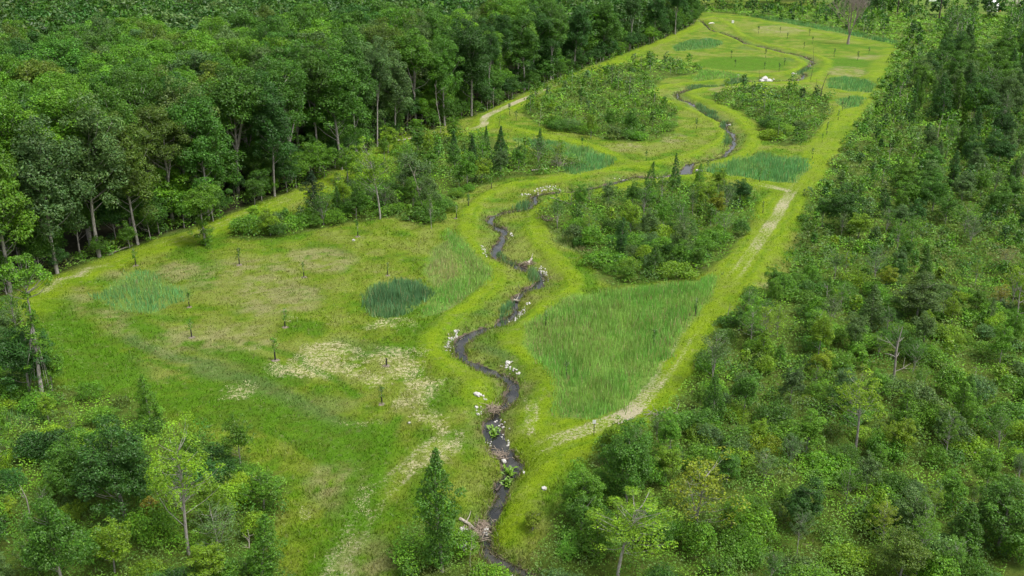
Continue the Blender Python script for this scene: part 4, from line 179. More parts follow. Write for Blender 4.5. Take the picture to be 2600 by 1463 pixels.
# ------------------------------------------------------------------ materials
def nodes_of(name):
    m = bpy.data.materials.new(name); m.use_nodes = True; nt = m.node_tree; nt.nodes.clear()
    return m, nt, nt.nodes, nt.links
def mixrgb(nt, a, b, f, mode='MIX'):
    n = nt.nodes.new('ShaderNodeMix'); n.data_type = 'RGBA'; n.blend_type = mode
    for sock, v in ((n.inputs['Factor'], f), (n.inputs[6], a), (n.inputs[7], b)):
        if isinstance(v, bpy.types.NodeSocket): nt.links.new(v, sock)
        else: sock.default_value = v if isinstance(v, (int, float)) else (*v, 1)
    return n.outputs[2]
def noise(nt, scale, detail=4, rough=.6, vec=None):
    n = nt.nodes.new('ShaderNodeTexNoise'); n.inputs['Scale'].default_value = scale; n.inputs['Detail'].default_value = detail; n.inputs['Roughness'].default_value = rough
    if vec is not None: nt.links.new(vec, n.inputs['Vector'])
    return n.outputs['Fac']
def math_n(nt, op, a, b=0.0, clamp=False):
    n = nt.nodes.new('ShaderNodeMath'); n.operation = op; n.use_clamp = clamp
    for sock, v in ((n.inputs[0], a), (n.inputs[1], b)):
        if isinstance(v, bpy.types.NodeSocket): nt.links.new(v, sock)
        else: sock.default_value = v
    return n.outputs[0]
def ramp(nt, fac, lo, hi, a=0.0, b=1.0):
    n = nt.nodes.new('ShaderNodeMapRange'); n.interpolation_type = 'SMOOTHSTEP'
    n.inputs[1].default_value = lo; n.inputs[2].default_value = hi; n.inputs[3].default_value = a; n.inputs[4].default_value = b
    nt.links.new(fac, n.inputs[0]); return n.outputs[0]
def attr(nt, name, out='Color'):
    n = nt.nodes.new('ShaderNodeAttribute'); n.attribute_name = name; return n.outputs[out]
def world_pos(nt):
    return nt.nodes.new('ShaderNodeNewGeometry').outputs['Position']

def leaf_material(name, use_object_tint=True, trans=.32, gloss=.022):
    m, nt, nd, lk = nodes_of(name)
    c = attr(nt, 'col')
    if use_object_tint:
        oi = nd.new('ShaderNodeObjectInfo'); c = mixrgb(nt, oi.outputs['Color'], c, 1.0, 'MULTIPLY')
    d = nd.new('ShaderNodeBsdfDiffuse'); lk.new(c, d.inputs[0])
    t = nd.new('ShaderNodeBsdfTranslucent'); c2 = mixrgb(nt, c, (1.0, 1.05, .55), 1.0, 'MULTIPLY'); lk.new(c2, t.inputs[0])
    mx = nd.new('ShaderNodeMixShader'); mx.inputs[0].default_value = trans; lk.new(d.outputs[0], mx.inputs[1]); lk.new(t.outputs[0], mx.inputs[2])
    g = nd.new('ShaderNodeBsdfGlossy'); g.inputs['Roughness'].default_value = .45; g.inputs[0].default_value = (1, 1, 1, 1)
    m2 = nd.new('ShaderNodeMixShader'); m2.inputs[0].default_value = gloss; lk.new(mx.outputs[0], m2.inputs[1]); lk.new(g.outputs[0], m2.inputs[2])
    o = nd.new('ShaderNodeOutputMaterial'); lk.new(m2.outputs[0], o.inputs[0]); return m
LEAF = leaf_material('leaf')
LEAF_MASS = leaf_material('undergrowth_leaf', False)
BLADE = leaf_material('grass_blade', False, trans=.42, gloss=.015)

def bark_material(name, c1, c2, use_tint=False):
    m, nt, nd, lk = nodes_of(name)
    tc = nd.new('ShaderNodeTexCoord'); mp = nd.new('ShaderNodeMapping'); mp.inputs['Scale'].default_value = (3, 3, .7); lk.new(tc.outputs['Object'], mp.inputs[0])
    f = noise(nt, 2.2, 6, .7, mp.outputs[0]); c = mixrgb(nt, c1, c2, ramp(nt, f, .35, .65))
    if use_tint:
        oi = nd.new('ShaderNodeObjectInfo'); c = mixrgb(nt, c, oi.outputs['Color'], 1.0, 'MULTIPLY')
    p = nd.new('ShaderNodeBsdfPrincipled'); lk.new(c, p.inputs['Base Color']); p.inputs['Roughness'].default_value = .9
    b = nd.new('ShaderNodeBump'); b.inputs['Strength'].default_value = .6; b.inputs['Distance'].default_value = .05; lk.new(f, b.inputs['Height']); lk.new(b.outputs[0], p.inputs['Normal'])
    o = nd.new('ShaderNodeOutputMaterial'); lk.new(p.outputs[0], o.inputs[0]); return m
BARK = bark_material('bark', (.17, .155, .13), (.40, .375, .335))
DEADWOOD = bark_material('dead_wood', (.55, .52, .47), (.95, .92, .86), True)

def plain(name, c1, c2, scale=3.0, rough=.85, bump=.3, dist=.05):
    m, nt, nd, lk = nodes_of(name)
    tc = nd.new('ShaderNodeTexCoord'); f = noise(nt, scale, 6, .65, tc.outputs['Object'])
    p = nd.new('ShaderNodeBsdfPrincipled'); lk.new(mixrgb(nt, c1, c2, ramp(nt, f, .3, .7)), p.inputs['Base Color']); p.inputs['Roughness'].default_value = rough
    b = nd.new('ShaderNodeBump'); b.inputs['Strength'].default_value = bump; b.inputs['Distance'].default_value = dist; lk.new(f, b.inputs['Height']); lk.new(b.outputs[0], p.inputs['Normal'])
    o = nd.new('ShaderNodeOutputMaterial'); lk.new(p.outputs[0], o.inputs[0]); return m
STONE = plain('limestone', (.32, .31, .28), (.62, .60, .56), 2.2, .9, .8, .12)
GUARD = plain('black_tree_guard', (.012, .011, .010), (.03, .028, .025), 8, .6)
POLEWOOD = plain('creosoted_pole', (.025, .018, .014), (.06, .045, .035), 3)
MULCH = plain('mulch', (.10, .08, .05), (.22, .19, .14), 5, .95)
SIGNWHITE = plain('sign_white', (.70, .70, .68), (.80, .80, .78), 4, .5, .05)
POST = plain('dark_post', (.02, .02, .018), (.05, .045, .04), 6)
RUST = plain('rust_orange', (.30, .12, .03), (.45, .22, .07), 3)
BLUE = plain('blue_plastic', (.12, .28, .50), (.18, .36, .60), 3, .5)

# ------------------------------------------------------------------ zones of the ground
STREAM = smooth_line(LAYOUT['stream'], 5)
MOWN = [(w, smooth_line(p, 5)) for w, p in LAYOUT['mown']]
ROADS = [(w, smooth_line(p, 5)) for w, p in LAYOUT['roads']]
TRACKS = [(w, smooth_line(p, 5)) for w, p in LAYOUT['tracks']]
C_MEADOW = np.array((.128, .188, .010)); C_MOWN = np.array((.150, .228, .005)); C_LUSH = np.array((.062, .148, .004)); C_DRY = np.array((.215, .215, .085))
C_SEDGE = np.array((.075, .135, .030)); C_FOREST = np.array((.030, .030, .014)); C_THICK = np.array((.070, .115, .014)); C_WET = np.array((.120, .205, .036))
def zones(x, y, fine=True):
    wx = x+(fbm(x, y, 3.2, 1, 3)-.5)*1.3; wy = y+(fbm(x, y, 3.2, 5, 3)-.5)*1.3
    z = {}
    d, hw = line_d(x+(fbm(x, y, 1.9, 2, 3)-.5)*1.3, y+(fbm(x, y, 1.9, 4, 3)-.5)*1.3, STREAM, 9.0); hw = hw*(.80+.60*vnoise(x, y, 6, 8)); z['sd'] = d-hw; z['shw'] = hw
    mown = np.zeros(x.shape); bare = np.zeros(x.shape); stripe = np.zeros(x.shape)
    for w, p in MOWN:
        q, _ = line_d(wx, wy, p, w+3); ww = w*(.72+.5*fbm(x, y, 9, 7, 2)); mown = np.maximum(mown, 1-sstep(ww*.6, ww*1.3, q)); stripe = np.maximum(stripe, np.exp(-((q-w*.62)/.3)**2))
        bare = np.maximum(bare, .20*np.exp(-((q-w*.33)/.22)**2))
    for w, p in ROADS:
        q, v = line_d(wx, wy, p, w+3); ww = w*(.75+.45*fbm(x, y, 9, 7, 2)); mown = np.maximum(mown, 1-sstep(ww*.65, ww*1.25, q)); stripe = np.maximum(stripe, np.exp(-((q-w*.5)/.35)**2))
        q2, v = line_d(x+(wx-x)*.35, y+(wy-y)*.35, p, w+3)
        bare = np.maximum(bare, v*(.45+.9*fbm(x, y, 5, 19, 2))*np.maximum(.9*np.exp(-((q2-.75)/.42)**2), .85*np.exp(-(q2/.95)**2)*sstep(.55, .9, v)))
    for w, p in TRACKS:
        q2, v = line_d(wx, wy, p, w+3); bare = np.maximum(bare, v*np.maximum(np.exp(-((q2-w*.45)/(w*.28))**2), .6*np.exp(-(q2/w)**2)))
    z['mown'] = mown; z['stripe'] = stripe; z['bare'] = np.clip(bare, 0, 1.5)
    vx = wx+(fbm(x, y, 8, 61, 3)-.5)*7; vy = wy+(fbm(x, y, 8, 67, 3)-.5)*7
    def blob(polys, lo, hi, far=False):
        b = np.zeros(x.shape)
        for p in polys: b = np.maximum(b, 1-sstep(lo, hi, poly_sd(vx if far else wx, vy if far else wy, p, 6)))
        return b
    def band(key):
        b = np.zeros(x.shape)
        for w, p in LAYOUT[key]:
            q, _ = line_d(wx*.88+vx*.12, wy*.88+vy*.12, p, w+4); b = np.maximum(b, 1-sstep(w*.4, w*1.25, q))
        return b
    z['straw'] = blob(LAYOUT['straw'], -1.6, 1.4, True); z['dry'] = blob(LAYOUT['dry'], -2.0, 1.5, True); z['lush'] = np.maximum(blob(LAYOUT['lush'], -2.0, 1.5, True), band('lushbands')); z['sedge'] = np.maximum(blob(LAYOUT['sedge'], -1.5, 1.0, True)*.6, band('sedgebands'))
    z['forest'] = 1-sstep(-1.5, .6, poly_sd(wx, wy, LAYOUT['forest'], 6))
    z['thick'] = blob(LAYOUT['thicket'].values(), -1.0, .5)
    z['reed'] = blob([r[0] for r in LAYOUT['reeds'].values()], -.6, .5)
    z['gravel'] = blob([LAYOUT['gravel_far']], -1, 1)
    return z
def ground_colour(x, y, z):
    n1 = fbm(x, y, 14, 21)[:, None]; n2 = fbm(x, y, 3.5, 33)[:, None]; n3 = fbm(x, y, 1.0, 41, 2)[:, None]
    c = C_MEADOW*(1+.0*n1)
    c = c+(C_LUSH-c)*sstep(.44, .66, n1*.35+n2*.65)*.9
    c = c+(C_DRY-c)*sstep(.50, .72, 1.04-n1*.4-n2*.6)*.32
    c = c+(C_SEDGE-c)*z['sedge'][:, None]*.85
    c = c+(C_LUSH-c)*z['lush'][:, None]*.95
    c = c+(C_DRY-c)*(z['dry'][:, None]*sstep(.36, .62, n2*.5+n3*.5))*.9
    bank = (1-sstep(.6, 3.2, z['sd']))[:, None]
    c = c+((C_SEDGE*.6+C_MEADOW*.5)-c)*bank*sstep(.3, .6, n2)*.9
    c = c+((C_DRY*.55+C_MEADOW*.35)-c)*bank*sstep(.5, .7, n3)*.7
    m = C_MOWN*(1+.28*(n2-.5))+(C_LUSH-C_MOWN)*sstep(.55, .75, n1)*.35+(C_DRY-C_MOWN)*sstep(.58, .8, n3)*.22
    m = m+(C_LUSH*1.05-m)*z['stripe'][:, None]*.55*sstep(.35, .6, n2)
    c = c+(m-c)*z['mown'][:, None]*(.75+.25*sstep(.35, .55, n2))
    c = c+(C_WET-c)*z['reed'][:, None]*.9
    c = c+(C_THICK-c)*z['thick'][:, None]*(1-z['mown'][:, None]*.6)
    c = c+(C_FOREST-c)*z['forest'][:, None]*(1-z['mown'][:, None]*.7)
    c = c+(np.array((.30, .27, .23))-c)*z['gravel'][:, None]
    n4 = fbm(x, y, .9, 43, 3)[:, None]; c = c*(1+(n4-.5)*(.62-.34*z['mown'][:, None]))+np.array((.014, .006, .003))*(n4 < .42)*(1-z['forest'][:, None])*(1-z['mown'][:, None])
    return np.clip(c, 0, 1)
def ground_z(x, y, z=None):
    z = z or zones(x, y)
    h = (fbm(x, y, 30, 51, 2)-.5)*.7+(fbm(x, y, 5, 55, 3)-.5)*.28
    h = h*(1-.75*z['mown'])+.32*z['mown']-.18*z['reed']
    bankw = 1-sstep(.0, 2.6, z['sd'])
    h = h*(1-bankw)-.42*bankw
    h = h-.55*(1-sstep(-.55, .35, z['sd']))
    return h
WATER_Z = -.62

# ------------------------------------------------------------------ ground sheet
def axis(segs):
    out = [segs[0][0]]
    for a, b, st in segs:
        n = max(1, round((b-a)/st)); out += list(a+(b-a)*(np.arange(1, n+1)/n))
    return np.array(out)
gx = axis([(-2500, -500, 250), (-500, -140, 9), (-140, -62, 2.2), (-62, -26, 1.0), (-26, 62, .52), (62, 125, .8), (125, 240, 2.2), (240, 600, 12), (600, 2500, 250)])
gy = axis([(-300, 40, 34), (40, 62, 2), (62, 150, .5), (150, 250, .7), (250, 360, 1.05), (360, 560, 1.8), (560, 800, 6), (800, 1400, 60), (1400, 5000, 400)])
X, Y = np.meshgrid(gx, gy); xs, ys = X.ravel(), Y.ravel()
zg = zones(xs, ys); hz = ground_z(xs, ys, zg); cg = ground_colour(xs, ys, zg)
nx, ny = len(gx), len(gy); I = np.arange(nx*ny).reshape(ny, nx)
F = np.stack([I[:-1, :-1], I[:-1, 1:], I[1:, 1:], I[1:, :-1]], -1).reshape(-1, 4)
mud = 1-sstep(-.05, .42, zg['sd']+(fbm(xs, ys, 2.2, 171, 3)-.5)*.9)
mulchm = np.zeros(xs.shape)
masks = np.stack([np.clip(zg['bare']/1.5, 0, 1), zg['straw'], mud, np.maximum(zg['forest'], zg['thick'])], 1)
m, nt, nd, lk = nodes_of('meadow_ground')
pos = world_pos(nt); base = attr(nt, 'col'); mk = attr(nt, 'masks'); sep = nd.new('ShaderNodeSeparateColor'); lk.new(mk, sep.inputs[0])
nf = noise(nt, 3.2, 6, .75, pos); nm_ = noise(nt, .9, 5, .65, pos); nl = noise(nt, 7.0, 4, .7, pos)
c = mixrgb(nt, base, (.45, .50, .40), ramp(nt, nf, .52, .30, 0, .85), 'MULTIPLY')
c = mixrgb(nt, c, (1.45, 1.38, 1.5), ramp(nt, nl, .55, .75), 'MULTIPLY')
c = mixrgb(nt, c, (.24, .215, .12), math_n(nt, 'MULTIPLY', ramp(nt, nm_, .56, .72), .35))
bsoil = mixrgb(nt, (.27, .235, .15), (.47, .42, .30), nl)
bm = math_n(nt, 'ADD', sep.outputs[0], math_n(nt, 'MULTIPLY', math_n(nt, 'SUBTRACT', nf, .5), 1.9))
c = mixrgb(nt, c, bsoil, ramp(nt, math_n(nt, 'MULTIPLY', bm, math_n(nt, 'GREATER_THAN', sep.outputs[0], .03)), .25, .70, 0, .9))
stc = mixrgb(nt, (.30, .27, .13), (.58, .53, .34), nl)
sm = math_n(nt, 'ADD', math_n(nt, 'MULTIPLY', sep.outputs[1], .8), math_n(nt, 'MULTIPLY', math_n(nt, 'SUBTRACT', noise(nt, 1.9, 8, .85, pos), .5), 4.2))
c = mixrgb(nt, c, stc, ramp(nt, math_n(nt, 'MULTIPLY', sm, math_n(nt, 'GREATER_THAN', sep.outputs[1], .02)), .60, 1.10, 0, .85))
c = mixrgb(nt, c, mixrgb(nt, (.045, .036, .027), (.17, .135, .10), nf), ramp(nt, math_n(nt, 'ADD', sep.outputs[2], math_n(nt, 'MULTIPLY', math_n(nt, 'SUBTRACT', nf, .5), .6)), .35, .7))
p = nd.new('ShaderNodeBsdfPrincipled'); lk.new(c, p.inputs['Base Color']); p.inputs['Roughness'].default_value = .95; p.inputs['Specular IOR Level'].default_value = .15
b = nd.new('ShaderNodeBump'); b.inputs['Strength'].default_value = .9; b.inputs['Distance'].default_value = .22
lk.new(math_n(nt, 'ADD', nf, math_n(nt, 'MULTIPLY', nl, .5)), b.inputs['Height']); lk.new(b.outputs[0], p.inputs['Normal'])
o = nd.new('ShaderNodeOutputMaterial'); lk.new(p.outputs[0], o.inputs[0]); GROUND = m
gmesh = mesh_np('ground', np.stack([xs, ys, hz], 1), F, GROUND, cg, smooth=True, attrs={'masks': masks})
g_o = obj('ground', gmesh); tag(g_o, 'green meadow ground with mown berms, dirt tracks and straw patches', 'ground', kind='structure')

# quick height lookup for placing things
def gh(x, y):
    x = np.atleast_1d(np.asarray(x, float)); y = np.atleast_1d(np.asarray(y, float))
    i = np.clip(np.searchsorted(gx, x)-1, 0, nx-2); j = np.clip(np.searchsorted(gy, y)-1, 0, ny-2)
    a = (x-gx[i])/(gx[i+1]-gx[i]); b_ = (y-gy[j])/(gy[j+1]-gy[j]); Hh = hz.reshape(ny, nx)
    return (Hh[j, i]*(1-a)+Hh[j, i+1]*a)*(1-b_)+(Hh[j+1, i]*(1-a)+Hh[j+1, i+1]*a)*b_
def gz(x, y): return float(gh(x, y)[0])

# stream water: a ribbon lying in the channel
sp = np.array(STREAM); T = np.gradient(sp[:, :2], axis=0); T /= np.linalg.norm(T, axis=1)[:, None]; Nn = np.stack([-T[:, 1], T[:, 0]], 1)
wv = []; wf = []
for k in range(len(sp)):
    w = sp[k, 2]+.7
    wv += [(*(sp[k, :2]+Nn[k]*w), WATER_Z), (*sp[k, :2], WATER_Z), (*(sp[k, :2]-Nn[k]*w), WATER_Z)]
    if k: a = 3*(k-1); wf += [(a, a+1, a+4, a+3), (a+1, a+2, a+5, a+4)]
m, nt, nd, lk = nodes_of('stream_water')
p = nd.new('ShaderNodeBsdfPrincipled'); nw = noise(nt, 2.0, 5, .6, world_pos(nt))
lk.new(mixrgb(nt, (.014, .015, .013), (.050, .048, .038), ramp(nt, noise(nt, .5, 3, .6, world_pos(nt)), .4, .7)), p.inputs['Base Color'])
p.inputs['Roughness'].default_value = .04; p.inputs['IOR'].default_value = 1.6
b = nd.new('ShaderNodeBump'); b.inputs['Strength'].default_value = .07; b.inputs['Distance'].default_value = .05; lk.new(nw, b.inputs['Height']); lk.new(b.outputs[0], p.inputs['Normal'])
o = nd.new('ShaderNodeOutputMaterial'); lk.new(p.outputs[0], o.inputs[0])
w_o = obj('stream', mesh_np('stream', wv, wf, m)); tag(w_o, 'narrow dark stream winding through the meadow', 'stream', kind='structure')

# ------------------------------------------------------------------ grass, reeds and straw (nobody could count these)
def in_view(x, y, zt=0.0, mx=1.10, my=1.15):
    c_, s_ = math.cos(R(PITCH)), math.sin(R(PITCH)); q = zt-CAM_H; d = y*c_-q*s_; u = y*s_+q*c_
    return (d > 1) & (np.abs(x)*FOC/d < 1300*mx) & (np.abs(u)*FOC/d < 731*my)
def blades(x, y, zb, h, w, col, g, n_per=1, spread=.0, lean=.25):
    n = len(x)*n_per
    x = np.repeat(x, n_per)+g.normal(0, spread+1e-6, n); y = np.repeat(y, n_per)+g.normal(0, spread+1e-6, n); zb = np.repeat(zb, n_per)
    h = np.repeat(np.broadcast_to(h, (n//n_per,)), n_per)*g.uniform(.65, 1.25, n); w = np.repeat(np.broadcast_to(w, (n//n_per,)), n_per)
    a = g.uniform(0, 2*math.pi, n); l = g.normal(0, lean, (n, 2))*h[:, None]
    dx, dy = np.cos(a)*w*.5, np.sin(a)*w*.5
    V = np.stack([np.stack([x-dx, y-dy, zb-.04], 1), np.stack([x+dx, y+dy, zb-.04], 1), np.stack([x+l[:, 0], y+l[:, 1], zb+h], 1)], 1).reshape(-1, 3)
    cc = np.repeat(col, n_per, 0)*np.exp(g.normal(0, .20, (n, 1)))
    return V, np.arange(3*n).reshape(n, 3), np.repeat(cc, 3, 0)
def scatter(n, x0, x1, y0, y1, g):
    # random points, denser where the ground is seen closer
    u = g.random(n); y = y0*(y1/y0)**u; x = g.uniform(-1, 1, n)*.60*y+.0
    return x[(x > x0) & (x < x1)], y[(x > x0) & (x < x1)]
gx_, gy_ = scatter(360000, -110, 260, 62, 560, rng)
k = in_view(gx_, gy_); gx_, gy_ = gx_[k], gy_[k]
zz = zones(gx_, gy_); cc = ground_colour(gx_, gy_, zz)
keep = (zz['forest'] < .4) & (zz['reed'] < .5) & (zz['sd'] > .15) & (rng.random(len(gx_)) > np.clip(zz['bare']*1.2, 0, .97)) & (rng.random(len(gx_)) > zz['straw']*.6) & (rng.random(len(gx_)) > zz['thick']*.75) & (rng.random(len(gx_)) > zz['gravel']) & (rng.random(len(gx_)) > sstep(180, 330, gy_))
gx_, gy_, cc = gx_[keep], gy_[keep], cc[keep]; zz = {k_: v[keep] for k_, v in zz.items()}
tall = np.where(zz['mown'] > .5, .08+.14*vnoise(gx_, gy_, 1.5, 73), .16+.22*vnoise(gx_, gy_, 4, 71))+.30*(1-sstep(.4, 1.8, zz['sd']))
dist = np.hypot(gx_, gy_)
tone = 1+.16*(rng.random((len(gx_), 1))-.5)
seed_head = (rng.random(len(gx_)) < .06)[:, None]
cc = np.where(seed_head & (zz['mown'] < .5)[:, None], cc*.5+np.array((.30, .27, .13))*.5, cc*1.25)*tone
for nm, sel, lab in (('mown_grass', zz['mown'] > .5, 'short yellow-green mown grass on the berms and track verges'), ('meadow_grass', zz['mown'] <= .5, 'rough green and tan meadow grass between the berms')):
    V, F, C_ = blades(gx_[sel], gy_[sel], gh(gx_[sel], gy_[sel]), tall[sel], .05+.0008*dist[sel], cc[sel], rng, 1, 0, .45)
    tag(obj(nm, mesh_np(nm, V, F, BLADE, C_)), lab, 'grass', kind='stuff')
# straw mulch bits
sx, sy = [], []
for poly in LAYOUT['straw']:
    P = np.array(poly); n = int(min(5000, 34*(np.ptp(P[:, 0])+2)*(np.ptp(P[:, 1])+2)))
    sx.append(rng.uniform(P[:, 0].min()-1, P[:, 0].max()+1, n)); sy.append(rng.uniform(P[:, 1].min()-1, P[:, 1].max()+1, n))
sx, sy = np.concatenate(sx), np.concatenate(sy)
kk = (zones(sx, sy)['straw'] > .3) & (fbm(sx, sy, 1.0, 77, 3)*.65+fbm(sx, sy, 4.0, 78, 2)*.35 > .53); sx, sy = sx[kk], sy[kk]
P = np.stack([sx, sy, gh(sx, sy)+.05+.06*rng.random(len(sx))], 1); N = np.stack([rng.normal(0, .35, len(sx)), rng.normal(0, .35, len(sx)), np.ones(len(sx))], 1)
V, F = leaf_quads(P, N, rng.uniform(.08, .24, len(sx)), rng, .2)
tag(obj('straw_mulch', mesh_np('straw_mulch', V, F, BLADE, np.repeat(np.array((.60, .55, .36))*np.exp(rng.normal(0, .2, (len(sx), 1))), 4, 0))), 'pale dry straw scattered in patches on the left meadow', 'straw', kind='stuff')
# dead stems and debris along the stream banks
k = rng.integers(0, len(STREAM), 26000); SA = np.array(STREAM)[k]; bx = SA[:, 0]+rng.normal(0, 1.1, len(k))*SA[:, 2]*1.5; by = SA[:, 1]+rng.normal(0, 1.1, len(k))*SA[:, 2]*1.5
sdz = zones(bx, by)['sd']; kk = (sdz > -.22) & (sdz < .75) & (fbm(bx, by, 2.4, 161, 3) > .42); bx, by = bx[kk], by[kk]
bc = np.where(rng.random((len(bx), 1)) < .6, np.array((.18, .155, .085)), np.array((.10, .150, .030)))*np.exp(rng.normal(0, .3, (len(bx), 1)))
V, F, C_ = blades(bx, by, np.maximum(gh(bx, by), WATER_Z), .32, .05+.0006*np.hypot(bx, by), bc, rng, 1, 0, .9)
tag(obj('bank_debris', mesh_np('bank_debris', V, F, BLADE, C_)), 'brown dead stems and sedge lining the stream banks', 'debris', kind='stuff')
# reed beds and cattail stands
TONES = [((.150, .350, .130), (.195, .370, .125)), ((.205, .425, .090), (.265, .430, .105)), ((.280, .370, .120), (.380, .380, .170)), ((.125, .265, .120), (.165, .295, .125)), ((.090, .320, .026), (.130, .340, .034))]
def reed_bed(poly, h, dens, tone, name, label):
    P = np.array(poly); x0, y0 = P.min(0)-1; x1, y1 = P.max(0)+1; area = (x1-x0)*(y1-y0); dm = np.hypot(P[:, 0].mean(), P[:, 1].mean())
    per = dens*26*min(1.0, (125/dm)**1.1); n = int(area*per)
    x, y = rng.uniform(x0, x1, n), rng.uniform(y0, y1, n)
    wx = x+(fbm(x, y, 4, 81, 3)-.5)*2.8; wy = y+(fbm(x, y, 4, 85, 3)-.5)*2.8
    sd = poly_sd(wx, wy, poly, 5)+.15; fe = min(1.3, .10*min(x1-x0, y1-y0)+.2); k = (sd < fe*.5) & (rng.random(n) < .12+.88*sstep(-fe*.5, fe, -sd)) & (rng.random(n) < .5+.5*sstep(.30, .50, fbm(x, y, 2.6, 99, 3)))
    x, y, sd = x[k], y[k], sd[k]; t = fbm(x, y, 6, 91, 3)[:, None]; a, b_ = (np.array(q) for q in TONES[tone])
    c = (a+(b_-a)*sstep(.35, .68, t))*(.72+.56*fbm(x, y, 2.2, 93, 3)[:, None])
    dryf = (rng.random((len(x), 1)) < (.05 if tone in (0, 3, 4) else .09)+.22*(sstep(.55, .75, fbm(x, y, 9, 97, 3))[:, None])*(tone in (1, 2)))
    c = np.where(dryf, np.array((.34, .31, .16)), c)
    hh = h*.8*(.45+1.0*fbm(x, y, 4, 95, 3))*(.55+.45*sstep(-fe*.3, fe*1.3, -sd))
    V, F, C_ = blades(x, y, gh(x, y), hh, .04+.0005*dm+.015*h, c, rng, 1, 0, .16)
    tag(obj(name, mesh_np(name, V, F, BLADE, C_)), label, 'reeds', kind='stuff')
RL = {'left pool': 'blue-green reed patch in the left corner of the meadow', 'dark stand': 'dense dark green square stand of reeds in the meadow left of the stream', 'left fringe': 'light green reed fringe curving along the left stream berm', 'pale stand': 'pale thin reeds above the dark square stand',
      'big field': 'large light green reed field between stream and straight track', 'upper wedge': 'blue-green reed wedge right of the spruce-shaped conifer', 'pond cell': 'blue-green reed bed beside the wide pool and track junction', 'far patch': 'small blue-green reed patch at the left of the far field', 'middle patch': 'narrow reed strip above the middle island',
      'track side patch': 'reed patch left of the far straight track', 'track corner patch': 'small reed patch in the corner below the far track junction', 'far ditch': 'blue-green reed strip behind the far berm', 'left corner': 'blue-green reed strip at the left frame edge', 'island fringe': 'grey dry reeds on the left tip of the stream bend thicket'}
for nm, (poly, h, d, t) in LAYOUT['reeds'].items(): reed_bed(poly, h, d, t, 'reed_bed', RL[nm])
for where, poly, h, d, t in LAYOUT['cattails']:
    reed_bed(poly, h, d, t, 'cattail_stand' if t == 3 else 'grass_mound', ('dark green cattail stand ' if t == 3 else 'bright green lush grass mound ')+where)

